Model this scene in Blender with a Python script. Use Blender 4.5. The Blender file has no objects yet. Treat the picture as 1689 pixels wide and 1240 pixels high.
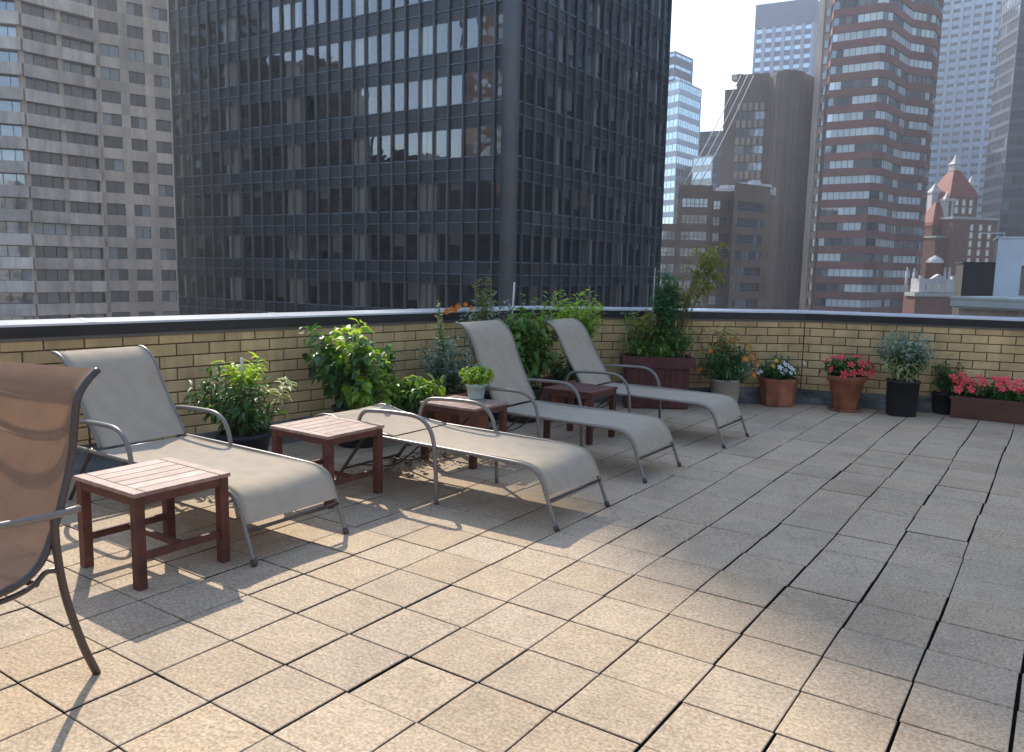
import bpy, math, random
from mathutils import Vector, Matrix
PI = math.pi
R = math.radians
T = 0.33                       # one roof paver is 0.33 m
random.seed(7)
scn = bpy.context.scene
COL = scn.collection

# ------------------------------------------------------------------ camera
F_PX, YAW, PITCH, ROLL = 1326.5, -0.6017, 0.1325, 0.0200
CAM = Vector((6.0514 * T, -5.7804 * T, 4.5759 * T))
fw = Vector((math.sin(YAW) * math.cos(PITCH), math.cos(YAW) * math.cos(PITCH), -math.sin(PITCH)))
r0 = Vector((math.cos(YAW), -math.sin(YAW), 0))
u0 = r0.cross(fw)
rt = r0 * math.cos(ROLL) + u0 * math.sin(ROLL)
up = -r0 * math.sin(ROLL) + u0 * math.cos(ROLL)
cd = bpy.data.cameras.new('camera')
cd.sensor_width = 36.0
cd.lens = F_PX / 1689 * 36.0
cd.clip_start = 0.05
cd.clip_end = 6000
cam = bpy.data.objects.new('camera', cd)
M = Matrix((rt, up, -fw)).transposed().to_4x4()
M.translation = CAM
cam.matrix_world = M
COL.objects.link(cam)
scn.camera = cam


def ray(px, py):
    return fw + rt * ((px - 844.5) / F_PX) - up * ((py - 620) / F_PX)


def G(px, py, z=0.0):
    """survey helper: world point (metres) seen at a photo pixel at height z (in pavers)"""
    d = ray(px, py)
    t = (z * T - CAM.z) / d.z
    return CAM + d * t


FH = Vector((math.sin(YAW), math.cos(YAW), 0))


def BP(px, D, py=450):
    """plan point of a building edge at horizontal depth D metres"""
    d = ray(px, py)
    t = D / d.dot(FH)
    return Vector((CAM.x + d.x * t, CAM.y + d.y * t))


def ZH(px, py, D):
    d = ray(px, py)
    return CAM.z + d.z * D / d.dot(FH)


# ------------------------------------------------------------------ mesh builder
class MB:
    def __init__(s):
        s.v = []; s.f = []; s.r = []; s.m = []; s.sm = []; s.uv = []

    def add(s, vs, fs, r=0.5, m=0, smooth=False, uvs=None):
        o = len(s.v)
        s.v += [tuple(v) for v in vs]
        for i, f in enumerate(fs):
            s.f.append([o + k for k in f]); s.r.append(r); s.m.append(m); s.sm.append(smooth)
            s.uv.append([uvs[k] for k in f] if uvs else None)

    def box(s, a, b, r=0.5, m=0, rot=None, bev=0.0):
        x0, y0, z0 = a; x1, y1, z1 = b
        if bev:
            c = bev
            P = []
            for z, q in ((z0, 0), (z1 - c, 0), (z1, c)):
                P += [(x0 + q, y0 + q, z), (x1 - q, y0 + q, z), (x1 - q, y1 - q, z), (x0 + q, y1 - q, z)]
            F = [(3, 2, 1, 0), (8, 9, 10, 11)]
            for k in (0, 4):
                for i in range(4):
                    j = (i + 1) % 4
                    F.append((k + i, k + j, k + 4 + j, k + 4 + i))
        else:
            P = [(x0, y0, z0), (x1, y0, z0), (x1, y1, z0), (x0, y1, z0), (x0, y0, z1), (x1, y0, z1), (x1, y1, z1), (x0, y1, z1)]
            F = [(3, 2, 1, 0), (4, 5, 6, 7), (0, 1, 5, 4), (1, 2, 6, 5), (2, 3, 7, 6), (3, 0, 4, 7)]
        if rot is not None:
            P = [rot @ Vector(p) for p in P]
        s.add(P, F, r, m)

    def tube(s, pts, rad, n=8, r=0.5, m=0, smooth=True, flat=1.0, caps=True):
        pts = [Vector(p) for p in pts]
        N = len(pts)
        rads = rad if isinstance(rad, (list, tuple)) else [rad] * N
        ring = []
        prev = None
        for i, p in enumerate(pts):
            t = (pts[min(i + 1, N - 1)] - pts[max(i - 1, 0)]).normalized()
            if prev is None:
                a = Vector((0, 0, 1)) if abs(t.z) < 0.9 else Vector((1, 0, 0))
                x = t.cross(a).normalized()
            else:
                x = (prev - t * prev.dot(t)).normalized()
            prev = x
            y = t.cross(x)
            ring.append([p + (x * math.cos(2 * PI * k / n) * rads[i] * flat + y * math.sin(2 * PI * k / n) * rads[i]) for k in range(n)])
        V = [q for rr in ring for q in rr]
        Fs = []
        for i in range(N - 1):
            for k in range(n):
                a = i * n + k; b = i * n + (k + 1) % n
                Fs.append((a, b, b + n, a + n))
        if caps:
            Fs.append(tuple(range(n - 1, -1, -1))); Fs.append(tuple(range((N - 1) * n, N * n)))
        s.add(V, Fs, r, m, smooth)

    def lathe(s, prof, c=(0, 0, 0), n=28, r=0.5, m=0, smooth=True, sq=0.0):
        V = []; Fs = []
        for (rr, z) in prof:
            for k in range(n):
                a = 2 * PI * k / n
                f = 1.0
                if sq:
                    f = 1.0 / max(abs(math.cos(a)), abs(math.sin(a))) ** sq
                V.append((c[0] + rr * f * math.cos(a), c[1] + rr * f * math.sin(a), c[2] + z))
        for i in range(len(prof) - 1):
            for k in range(n):
                a = i * n + k; b = i * n + (k + 1) % n
                Fs.append((a, b, b + n, a + n))
        s.add(V, Fs, r, m, smooth)

    def prism(s, poly, z0, z1, r=0.5, m=0, top=True, bottom=False):
        n = len(poly)
        V = [(p[0], p[1], z0) for p in poly] + [(p[0], p[1], z1) for p in poly]
        Fs = [(i, (i + 1) % n, n + (i + 1) % n, n + i) for i in range(n)]
        if top: Fs.append(tuple(range(n, 2 * n)))
        if bottom: Fs.append(tuple(range(n - 1, -1, -1)))
        s.add(V, Fs, r, m)

    def build(s, name, mats, parent=None, loc=None):
        me = bpy.data.meshes.new(name)
        me.from_pydata(s.v, [], s.f)
        if not isinstance(mats, (list, tuple)): mats = [mats]
        for q in mats: me.materials.append(q)
        at = me.attributes.new('rnd', 'FLOAT', 'FACE')
        at.data.foreach_set('value', s.r)
        me.polygons.foreach_set('material_index', s.m)
        me.polygons.foreach_set('use_smooth', s.sm)
        if any(u is not None for u in s.uv):
            ul = me.uv_layers.new(name='UVMap')
            flat = []
            for f, u in zip(s.f, s.uv):
                for k in range(len(f)):
                    flat += list(u[k]) if u else [0, 0]
            ul.data.foreach_set('uv', flat)
        me.update()
        o = bpy.data.objects.new(name, me)
        COL.objects.link(o)
        if loc is not None: o.location = loc
        if parent is not None: o.parent = parent
        return o


def smooth_path(pts, n=6):
    pts = [Vector(p) for p in pts]
    P = [pts[0] * 2 - pts[1]] + pts + [pts[-1] * 2 - pts[-2]]
    out = []
    for i in range(1, len(P) - 2):
        for k in range(n):
            t = k / n
            a, b, c, d = P[i - 1], P[i], P[i + 1], P[i + 2]
            out.append(0.5 * ((2 * b) + (c - a) * t + (2 * a - 5 * b + 4 * c - d) * t * t + (3 * b - a - 3 * c + d) * t ** 3))
    out.append(pts[-1])
    return out


def tag(o, label=None, cat=None, group=None, kind=None):
    if label: o['label'] = label
    if cat: o['category'] = cat
    if group: o['group'] = group
    if kind: o['kind'] = kind
    return o


def thing(name, label, cat, loc=(0, 0, 0), rz=0.0, group=None):
    o = bpy.data.objects.new(name, None)
    o.empty_display_size = 0.1
    COL.objects.link(o)
    o.location = loc
    o.rotation_euler = (0, 0, rz)
    return tag(o, label, cat, group)


# ------------------------------------------------------------------ materials
def nm(name):
    m = bpy.data.materials.new(name)
    m.use_nodes = True
    nt = m.node_tree
    return m, nt, nt.nodes['Principled BSDF'], nt.nodes, nt.links


def ramp(nodes, stops, interp='LINEAR'):
    n = nodes.new('ShaderNodeValToRGB')
    n.color_ramp.interpolation = interp
    e = n.color_ramp.elements
    while len(e) > 1: e.remove(e[-1])
    e[0].position = stops[0][0]; e[0].color = (*stops[0][1], 1)
    for p, c in stops[1:]:
        q = e.new(p); q.color = (*c, 1)
    return n


def mat(name, c, rough=0.6, metal=0.0, var=0.12, scale=6.0, bump=0.0, bscale=None, c2=None, rv=0.15, spec=0.5, detail=6):
    """surface with noise mottling, per-piece variation (attribute rnd) and fine bump"""
    m, nt, b, N, L = nm(name)
    tc = N.new('ShaderNodeTexCoord')
    no = N.new('ShaderNodeTexNoise'); no.inputs['Scale'].default_value = scale; no.inputs['Detail'].default_value = detail
    L.new(tc.outputs['Object'], no.inputs['Vector'])
    c2 = c2 or tuple(x * (1 - var * 2) for x in c)
    rp = ramp(N, [(0.3, c2), (0.7, c)])
    L.new(no.outputs['Fac'], rp.inputs['Fac'])
    at = N.new('ShaderNodeAttribute'); at.attribute_name = 'rnd'
    mr = N.new('ShaderNodeMapRange'); mr.inputs['To Min'].default_value = 1 - rv; mr.inputs['To Max'].default_value = 1 + rv
    L.new(at.outputs['Fac'], mr.inputs['Value'])
    hs = N.new('ShaderNodeHueSaturation')
    L.new(rp.outputs['Color'], hs.inputs['Color']); L.new(mr.outputs['Result'], hs.inputs['Value'])
    L.new(hs.outputs['Color'], b.inputs['Base Color'])
    b.inputs['Roughness'].default_value = rough
    b.inputs['Metallic'].default_value = metal
    b.inputs['Specular IOR Level'].default_value = spec
    if bump:
        n2 = N.new('ShaderNodeTexNoise'); n2.inputs['Scale'].default_value = bscale or scale * 8; n2.inputs['Detail'].default_value = 5
        L.new(tc.outputs['Object'], n2.inputs['Vector'])
        bp = N.new('ShaderNodeBump'); bp.inputs['Strength'].default_value = bump; bp.inputs['Distance'].default_value = 0.01
        L.new(n2.outputs['Fac'], bp.inputs['Height']); L.new(bp.outputs['Normal'], b.inputs['Normal'])
    return m


def weather(m, sc=(1.6, 1.6, 0.35), lo=0.72):
    nt = m.node_tree; N = nt.nodes; L = nt.links; b = N['Principled BSDF']
    src = b.inputs['Base Color'].links[0].from_socket
    tc = N.new('ShaderNodeTexCoord'); mp = N.new('ShaderNodeMapping'); mp.inputs['Scale'].default_value = sc
    no = N.new('ShaderNodeTexNoise'); no.inputs['Scale'].default_value = 2.2; no.inputs['Detail'].default_value = 8; no.inputs['Roughness'].default_value = 0.65
    L.new(tc.outputs['Object'], mp.inputs['Vector']); L.new(mp.outputs['Vector'], no.inputs['Vector'])
    rp = ramp(N, [(0.36, (lo, lo, lo * 0.98)), (0.58, (1, 1, 1))]); L.new(no.outputs['Fac'], rp.inputs['Fac'])
    mx = N.new('ShaderNodeMix'); mx.data_type = 'RGBA'; mx.blend_type = 'MULTIPLY'; mx.inputs[0].default_value = 1.0
    L.new(src, mx.inputs[6]); L.new(rp.outputs['Color'], mx.inputs[7]); L.new(mx.outputs[2], b.inputs['Base Color'])


def mat_paver():
    m, nt, b, N, L = nm('paver_concrete')
    tc = N.new('ShaderNodeTexCoord'); at = N.new('ShaderNodeAttribute'); at.attribute_name = 'rnd'
    # speckle of aggregate
    sp = N.new('ShaderNodeTexNoise'); sp.inputs['Scale'].default_value = 75; sp.inputs['Detail'].default_value = 3; sp.inputs['Roughness'].default_value = 0.7
    L.new(tc.outputs['Object'], sp.inputs['Vector'])
    r1 = ramp(N, [(0.32, (0.34, 0.245, 0.155)), (0.5, (0.51, 0.38, 0.25)), (0.68, (0.67, 0.515, 0.355))])
    L.new(sp.outputs['Fac'], r1.inputs['Fac'])
    # large soft weathering
    big = N.new('ShaderNodeTexNoise'); big.inputs['Scale'].default_value = 0.9; big.inputs['Detail'].default_value = 5; big.inputs['Roughness'].default_value = 0.62
    L.new(tc.outputs['Object'], big.inputs['Vector'])
    r2 = ramp(N, [(0.30, (0.80, 0.80, 0.81)), (0.56, (1, 1, 1))])
    L.new(big.outputs['Fac'], r2.inputs['Fac'])
    mx = N.new('ShaderNodeMix'); mx.data_type = 'RGBA'; mx.blend_type = 'MULTIPLY'; mx.inputs[0].default_value = 1.0
    L.new(r1.outputs['Color'], mx.inputs[6]); L.new(r2.outputs['Color'], mx.inputs[7])
    # grime patches, mid scale
    gr = N.new('ShaderNodeTexNoise'); gr.inputs['Scale'].default_value = 7; gr.inputs['Detail'].default_value = 6; gr.inputs['Distortion'].default_value = 0.6
    L.new(tc.outputs['Object'], gr.inputs['Vector'])
    r3 = ramp(N, [(0.33, (0.91, 0.905, 0.90)), (0.55, (1.0, 1.0, 1.0))])
    L.new(gr.outputs['Fac'], r3.inputs['Fac'])
    m2 = N.new('ShaderNodeMix'); m2.data_type = 'RGBA'; m2.blend_type = 'MULTIPLY'; m2.inputs[0].default_value = 1.0
    L.new(mx.outputs[2], m2.inputs[6]); L.new(r3.outputs['Color'], m2.inputs[7])
    vo = N.new('ShaderNodeTexVoronoi'); vo.inputs['Scale'].default_value = 1.1; vo.inputs['Randomness'].default_value = 1.0
    dn = N.new('ShaderNodeTexNoise'); dn.inputs['Scale'].default_value = 9; dn.inputs['Detail'].default_value = 4
    L.new(tc.outputs['Object'], dn.inputs['Vector'])
    va = N.new('ShaderNodeVectorMath'); va.operation = 'MULTIPLY_ADD'; va.inputs[1].default_value = (0.16, 0.16, 0); L.new(dn.outputs['Color'], va.inputs[0]); L.new(tc.outputs['Object'], va.inputs[2])
    L.new(va.outputs[0], vo.inputs['Vector'])
    r4 = ramp(N, [(0.0, (0.80, 0.79, 0.77)), (0.10, (0.86, 0.855, 0.85)), (0.17, (1, 1, 1))]); L.new(vo.outputs['Distance'], r4.inputs['Fac'])
    m4 = N.new('ShaderNodeMix'); m4.data_type = 'RGBA'; m4.blend_type = 'MULTIPLY'; m4.inputs[0].default_value = 0.8
    L.new(m2.outputs[2], m4.inputs[6]); L.new(r4.outputs['Color'], m4.inputs[7]); m2 = m4
    hs = N.new('ShaderNodeHueSaturation')
    mr = N.new('ShaderNodeMapRange'); mr.inputs['To Min'].default_value = 0.93; mr.inputs['To Max'].default_value = 1.06
    L.new(at.outputs['Fac'], mr.inputs['Value']); L.new(mr.outputs['Result'], hs.inputs['Value'])
    ml = N.new('ShaderNodeMath'); ml.operation = 'MULTIPLY'; ml.inputs[1].default_value = 7.31
    fr = N.new('ShaderNodeMath'); fr.operation = 'FRACT'
    L.new(at.outputs['Fac'], ml.inputs[0]); L.new(ml.outputs[0], fr.inputs[0])
    ms = N.new('ShaderNodeMapRange'); ms.inputs['To Min'].default_value = 0.94; ms.inputs['To Max'].default_value = 1.04
    L.new(fr.outputs[0], ms.inputs['Value']); L.new(ms.outputs['Result'], hs.inputs['Saturation'])
    L.new(m2.outputs[2], hs.inputs['Color']); L.new(hs.outputs['Color'], b.inputs['Base Color'])
    b.inputs['Roughness'].default_value = 0.82
    b.inputs['Specular IOR Level'].default_value = 0.3
    # riven relief
    wv = N.new('ShaderNodeTexNoise'); wv.inputs['Scale'].default_value = 5; wv.inputs['Detail'].default_value = 7; wv.inputs['Distortion'].default_value = 2.5
    mp = N.new('ShaderNodeMapping'); mp.inputs['Scale'].default_value = (1.0, 3.0, 1)
    L.new(tc.outputs['Object'], mp.inputs['Vector']); L.new(mp.outputs['Vector'], wv.inputs['Vector'])
    ad = N.new('ShaderNodeMath'); ad.operation = 'MULTIPLY_ADD'; ad.inputs[1].default_value = 0.12
    L.new(sp.outputs['Fac'], ad.inputs[0]); L.new(wv.outputs['Fac'], ad.inputs[2])
    bp = N.new('ShaderNodeBump'); bp.inputs['Strength'].default_value = 0.5; bp.inputs['Distance'].default_value = 0.02
    L.new(ad.outputs[0], bp.inputs['Height']); L.new(bp.outputs['Normal'], b.inputs['Normal'])
    return m


def mat_leaf(name, ca, cb, trans=0.35, rough=0.45):
    m, nt, b, N, L = nm(name)
    at = N.new('ShaderNodeAttribute'); at.attribute_name = 'rnd'
    rp = ramp(N, [(0.0, ca), (1.0, cb)])
    L.new(at.outputs['Fac'], rp.inputs['Fac'])
    L.new(rp.outputs['Color'], b.inputs['Base Color'])
    b.inputs['Roughness'].default_value = rough
    tr = N.new('ShaderNodeBsdfTranslucent')
    hs = N.new('ShaderNodeHueSaturation'); hs.inputs['Value'].default_value = 1.7; hs.inputs['Hue'].default_value = 0.485; hs.inputs['Saturation'].default_value = 1.1
    L.new(rp.outputs['Color'], hs.inputs['Color']); L.new(hs.outputs['Color'], tr.inputs['Color'])
    mx = N.new('ShaderNodeMixShader'); mx.inputs['Fac'].default_value = trans
    L.new(b.outputs[0], mx.inputs[1]); L.new(tr.outputs[0], mx.inputs[2])
    L.new(mx.outputs[0], N['Material Output'].inputs['Surface'])
    return m


def mat_sling(name, c, c2, trans=0.1, su=330.0, sv=330.0, alpha=0.0, cloud=0.75):
    m, nt, b, N, L = nm(name)
    uv = N.new('ShaderNodeUVMap')
    w1 = N.new('ShaderNodeTexWave'); w1.wave_type = 'BANDS'; w1.bands_direction = 'X'; w1.inputs['Scale'].default_value = su / 6.28; w1.inputs['Distortion'].default_value = 0.4
    w2 = N.new('ShaderNodeTexWave'); w2.wave_type = 'BANDS'; w2.bands_direction = 'Y'; w2.inputs['Scale'].default_value = sv / 6.28; w2.inputs['Distortion'].default_value = 0.4
    L.new(uv.outputs[0], w1.inputs['Vector']); L.new(uv.outputs[0], w2.inputs['Vector'])
    mul = N.new('ShaderNodeMath'); mul.operation = 'MULTIPLY'
    L.new(w1.outputs['Fac'], mul.inputs[0]); L.new(w2.outputs['Fac'], mul.inputs[1])
    no = N.new('ShaderNodeTexNoise'); no.inputs['Scale'].default_value = 9; no.inputs['Detail'].default_value = 7
    mp = N.new('ShaderNodeMapping'); mp.inputs['Scale'].default_value = (1.2, 0.9, 1)
    L.new(uv.outputs[0], mp.inputs['Vector']); L.new(mp.outputs['Vector'], no.inputs['Vector'])
    av = N.new('ShaderNodeMath'); av.operation = 'MULTIPLY_ADD'; av.inputs[1].default_value = 0.55
    mn = N.new('ShaderNodeMapRange'); mn.inputs['From Min'].default_value = 0.3; mn.inputs['From Max'].default_value = 0.7; mn.inputs['To Min'].default_value = 0.5 - cloud * 0.2; mn.inputs['To Max'].default_value = 0.5 + cloud * 0.2
    L.new(no.outputs['Fac'], mn.inputs['Value'])
    L.new(mul.outputs[0], av.inputs[0]); L.new(mn.outputs['Result'], av.inputs[2])
    rp = ramp(N, [(0.35, c2), (0.75, c)])
    L.new(av.outputs[0], rp.inputs['Fac']); L.new(rp.outputs['Color'], b.inputs['Base Color'])
    b.inputs['Roughness'].default_value = 0.9; b.inputs['Specular IOR Level'].default_value = 0.08
    bp = N.new('ShaderNodeBump'); bp.inputs['Strength'].default_value = 0.25; bp.inputs['Distance'].default_value = 0.002
    L.new(mul.outputs[0], bp.inputs['Height']); L.new(bp.outputs['Normal'], b.inputs['Normal'])
    tr = N.new('ShaderNodeBsdfTranslucent'); L.new(rp.outputs['Color'], tr.inputs['Color'])
    mx = N.new('ShaderNodeMixShader'); mx.inputs['Fac'].default_value = trans
    L.new(b.outputs[0], mx.inputs[1]); L.new(tr.outputs[0], mx.inputs[2])
    out = mx
    if alpha:
        tp = N.new('ShaderNodeBsdfTransparent')
        m3 = N.new('ShaderNodeMixShader'); m3.inputs['Fac'].default_value = alpha
        L.new(mx.outputs[0], m3.inputs[1]); L.new(tp.outputs[0], m3.inputs[2]); out = m3
    L.new(out.outputs[0], N['Material Output'].inputs['Surface'])
    return m


def mat_glass(name, dark, light, split=0.65, gloss=0.35, rough=0.04, tint=(0.8, 0.87, 0.95), wob=0.02):
    """opaque reflecting window: rnd picks dark interior or pale blinds behind it"""
    m, nt, b, N, L = nm(name)
    at = N.new('ShaderNodeAttribute'); at.attribute_name = 'rnd'
    rp = ramp(N, [(0.0, dark), (split * 0.6, tuple(x * 1.6 for x in dark)), (split, tuple(0.35 * x for x in light)), (split + 0.04, light), (1.0, tuple(min(1, x * 1.35) for x in light))], 'LINEAR')
    L.new(at.outputs['Fac'], rp.inputs['Fac']); L.new(rp.outputs['Color'], b.inputs['Base Color'])
    b.inputs['Roughness'].default_value = 0.5
    gl = N.new('ShaderNodeBsdfGlossy'); gl.inputs['Color'].default_value = (*tint, 1); gl.inputs['Roughness'].default_value = rough
    lw = N.new('ShaderNodeLayerWeight'); lw.inputs['Blend'].default_value = 0.35
    mr = N.new('ShaderNodeMapRange'); mr.inputs['To Min'].default_value = gloss; mr.inputs['To Max'].default_value = min(1, gloss + 0.5)
    L.new(lw.outputs['Fresnel'], mr.inputs['Value'])
    tc = N.new('ShaderNodeTexCoord'); no = N.new('ShaderNodeTexNoise'); no.inputs['Scale'].default_value = 0.35; no.inputs['Detail'].default_value = 2
    L.new(tc.outputs['Object'], no.inputs['Vector'])
    bp = N.new('ShaderNodeBump'); bp.inputs['Strength'].default_value = 0.6; bp.inputs['Distance'].default_value = wob
    L.new(no.outputs['Fac'], bp.inputs['Height']); L.new(bp.outputs['Normal'], gl.inputs['Normal'])
    mx = N.new('ShaderNodeMixShader')
    L.new(mr.outputs['Result'], mx.inputs['Fac']); L.new(b.outputs[0], mx.inputs[1]); L.new(gl.outputs[0], mx.inputs[2])
    L.new(mx.outputs[0], N['Material Output'].inputs['Surface'])
    return m


def mat_clear(name, tcol=(0.76, 0.79, 0.80), gloss=0.24):
    m, nt, b, N, L = nm(name)
    tp = N.new('ShaderNodeBsdfTransparent'); tp.inputs['Color'].default_value = (*tcol, 1)
    gl = N.new('ShaderNodeBsdfGlossy'); gl.inputs['Roughness'].default_value = 0.02; gl.inputs['Color'].default_value = (0.90, 0.90, 0.90, 1)
    lw = N.new('ShaderNodeLayerWeight'); lw.inputs['Blend'].default_value = 0.35
    mr = N.new('ShaderNodeMapRange'); mr.inputs['To Min'].default_value = gloss; mr.inputs['To Max'].default_value = gloss + 0.55
    L.new(lw.outputs['Fresnel'], mr.inputs['Value'])
    tc = N.new('ShaderNodeTexCoord'); no = N.new('ShaderNodeTexNoise'); no.inputs['Scale'].default_value = 0.5
    L.new(tc.outputs['Object'], no.inputs['Vector'])
    bp = N.new('ShaderNodeBump'); bp.inputs['Strength'].default_value = 0.5; bp.inputs['Distance'].default_value = 0.02
    L.new(no.outputs['Fac'], bp.inputs['Height']); L.new(bp.outputs['Normal'], gl.inputs['Normal'])
    mx = N.new('ShaderNodeMixShader')
    L.new(mr.outputs['Result'], mx.inputs['Fac']); L.new(tp.outputs[0], mx.inputs[1]); L.new(gl.outputs[0], mx.inputs[2])
    L.new(mx.outputs[0], N['Material Output'].inputs['Surface'])
    return m


MT = {}
MT['paver'] = mat_paver()
MT['under'] = mat('dark_joint_bed', (0.006, 0.006, 0.006), 0.95, rv=0)
MT['brick'] = mat('buff_brick', (0.80, 0.56, 0.27), 0.78, var=0.10, scale=5, c2=(0.66, 0.45, 0.21), bump=0.35, bscale=60, rv=0.12)
MT['mortar'] = mat('brown_mortar', (0.15, 0.095, 0.065), 0.95, var=0.2, scale=14, bump=0.4, bscale=90, rv=0)
MT['fascia'] = mat('dark_bronze_fascia', (0.035, 0.033, 0.036), 0.42, var=0.15, scale=1.3, spec=0.4, rv=0)
MT['coping'] = mat('pale_metal_coping', (0.74, 0.74, 0.77), 0.24, metal=0.0, var=0.07, scale=2, bump=0.05, bscale=5, rv=0.04)
MT['flash'] = mat('roofing_membrane', (0.27, 0.265, 0.24), 0.7, var=0.3, scale=3, bump=0.9, bscale=7, c2=(0.06, 0.058, 0.055), rv=0)
MT['sill'] = mat('grey_drip_strip', (0.23, 0.22, 0.21), 0.6, rv=0)
MT['frame'] = mat('taupe_powder_coat', (0.235, 0.205, 0.175), 0.36, metal=0.15, var=0.05, scale=20, spec=0.6, rv=0)
MT['frame_dark'] = mat('brown_powder_coat', (0.085, 0.062, 0.052), 0.36, metal=0.15, var=0.1, scale=20, spec=0.6, rv=0)
MT['sling'] = mat_sling('beige_sling_fabric', (0.50, 0.415, 0.31), (0.385, 0.315, 0.235), 0.03)
MT['sling_brown'] = mat_sling('brown_mesh_sling', (0.58, 0.385, 0.26), (0.24, 0.155, 0.105), 0.50, 190, 900, alpha=0.22, cloud=0.25)
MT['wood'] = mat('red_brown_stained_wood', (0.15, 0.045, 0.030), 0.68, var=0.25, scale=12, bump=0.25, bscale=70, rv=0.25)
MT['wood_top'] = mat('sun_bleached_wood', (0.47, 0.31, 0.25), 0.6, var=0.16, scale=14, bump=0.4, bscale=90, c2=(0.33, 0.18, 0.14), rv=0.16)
MT['terracotta'] = mat('terracotta', (0.46, 0.165, 0.085), 0.75, var=0.2, scale=8, bump=0.2, bscale=60, rv=0.1)
MT['pot_navy'] = mat('navy_plastic', (0.015, 0.018, 0.045), 0.4, var=0.15, scale=9, rv=0)
MT['pot_black'] = mat('black_plastic', (0.022, 0.021, 0.024), 0.5, var=0.15, scale=9, rv=0)
MT['pot_cream'] = mat('cream_glazed_pot', (0.53, 0.48, 0.40), 0.5, var=0.12, scale=7, bump=0.15, rv=0)
MT['pot_mint'] = mat('pale_mint_pot', (0.50, 0.66, 0.60), 0.35, var=0.08, scale=9, rv=0)
MT['planter_wood'] = mat('dark_red_planter_wood', (0.115, 0.028, 0.026), 0.55, var=0.25, scale=10, bump=0.3, bscale=60, rv=0.2)
MT['planter_brown'] = mat('brown_plastic_trough', (0.135, 0.052, 0.036), 0.5, var=0.15, scale=5, rv=0)
MT['soil'] = mat('potting_soil', (0.035, 0.022, 0.014), 0.95, var=0.3, scale=30, bump=0.8, bscale=120, rv=0)
MT['stem'] = mat('green_stem', (0.09, 0.11, 0.035), 0.6, rv=0.2)
MT['bark'] = mat('twig_bark', (0.12, 0.085, 0.05), 0.8, rv=0.2)
MT['stake'] = mat('white_painted_stake', (0.66, 0.64, 0.56), 0.6, rv=0)
MT['leaf_dark'] = mat_leaf('leaf_dark', (0.024, 0.075, 0.020), (0.10, 0.23, 0.045), 0.30)
MT['leaf_mid'] = mat_leaf('leaf_mid', (0.05, 0.13, 0.025), (0.20, 0.36, 0.06), 0.38)
MT['leaf_lime'] = mat_leaf('leaf_lime', (0.15, 0.28, 0.025), (0.42, 0.58, 0.08), 0.42)
MT['leaf_silver'] = mat_leaf('leaf_silver', (0.10, 0.16, 0.10), (0.42, 0.50, 0.36), 0.22)
MT['leaf_pale'] = mat_leaf('leaf_variegated', (0.26, 0.32, 0.13), (0.62, 0.64, 0.36), 0.3)
MT['leaf_blue'] = mat_leaf('leaf_blue_green', (0.03, 0.13, 0.06), (0.10, 0.28, 0.13), 0.3)
MT['leaf_olive'] = mat_leaf('leaf_olive', (0.11, 0.13, 0.025), (0.34, 0.34, 0.07), 0.4)
MT['dry'] = mat_leaf('dry_leaf', (0.10, 0.055, 0.02), (0.40, 0.30, 0.20), 0.1)
MT['fl_red'] = mat('petal_red', (0.75, 0.045, 0.06), 0.5, var=0.1, rv=0.25)
MT['fl_coral'] = mat('petal_coral', (0.86, 0.075, 0.075), 0.5, var=0.1, rv=0.25)
MT['fl_orange'] = mat('petal_orange', (0.85, 0.28, 0.02), 0.5, var=0.1, rv=0.2)
MT['fl_yellow'] = mat('petal_yellow', (0.85, 0.58, 0.03), 0.5, var=0.1, rv=0.2)
MT['fl_white'] = mat('petal_white', (0.80, 0.78, 0.84), 0.5, var=0.05, rv=0.1)
# city
MT['street'] = mat('street_asphalt', (0.05, 0.05, 0.052), 0.9, var=0.2, scale=0.2, rv=0)
MT['steel'] = mat('dark_blue_grey_metal', (0.125, 0.122, 0.12), 0.4, var=0.15, scale=0.4, spec=0.5, rv=0.15)
MT['spandrel'] = mat('dark_spandrel_panel', (0.075, 0.073, 0.070), 0.3, var=0.2, scale=0.5, spec=0.6, rv=0.35)
MT['strip'] = mat('aluminium_strip', (0.24, 0.28, 0.33), 0.4, metal=0.2, rv=0.2)
MT['clear'] = mat_clear('tinted_clear_glass')
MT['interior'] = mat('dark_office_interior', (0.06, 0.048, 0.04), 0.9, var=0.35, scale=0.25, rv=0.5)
MT['column'] = mat('beige_column_cladding', (0.80, 0.68, 0.55), 0.8, var=0.05, rv=0.1)
MT['conc'] = mat('beige_concrete', (0.68, 0.56, 0.45), 0.85, var=0.15, scale=0.12, bump=0.1, rv=0.2, c2=(0.47, 0.40, 0.35))
MT['conc_lt'] = mat('light_precast_panel', (0.78, 0.69, 0.61), 0.85, var=0.14, scale=0.25, rv=0.2, c2=(0.52, 0.44, 0.385))
MT['glass_res'] = mat_glass('apartment_glass', (0.012, 0.018, 0.028), (0.22, 0.25, 0.27), 0.72, 0.20)
MT['red_brick'] = mat('red_brown_cladding', (0.25, 0.105, 0.09), 0.75, var=0.1, scale=0.3, rv=0.15)
MT['glass_red'] = mat_glass('ribbon_glass', (0.014, 0.022, 0.026), (0.66, 0.76, 0.76), 0.42, 0.22)
MT['brown_stone'] = mat('brown_precast', (0.155, 0.105, 0.085), 0.8, var=0.15, scale=0.1, rv=0.2)
MT['brown_smooth'] = mat('dark_brown_cladding', (0.135, 0.092, 0.078), 0.7, var=0.15, scale=0.08, rv=0.25)
MT['low_brick'] = mat('tan_brown_brickwork', (0.21, 0.14, 0.10), 0.85, var=0.18, scale=0.4, rv=0.15)
MT['panel_beige'] = mat('beige_window_panel', (0.36, 0.29, 0.24), 0.7, rv=0.15)
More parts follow.
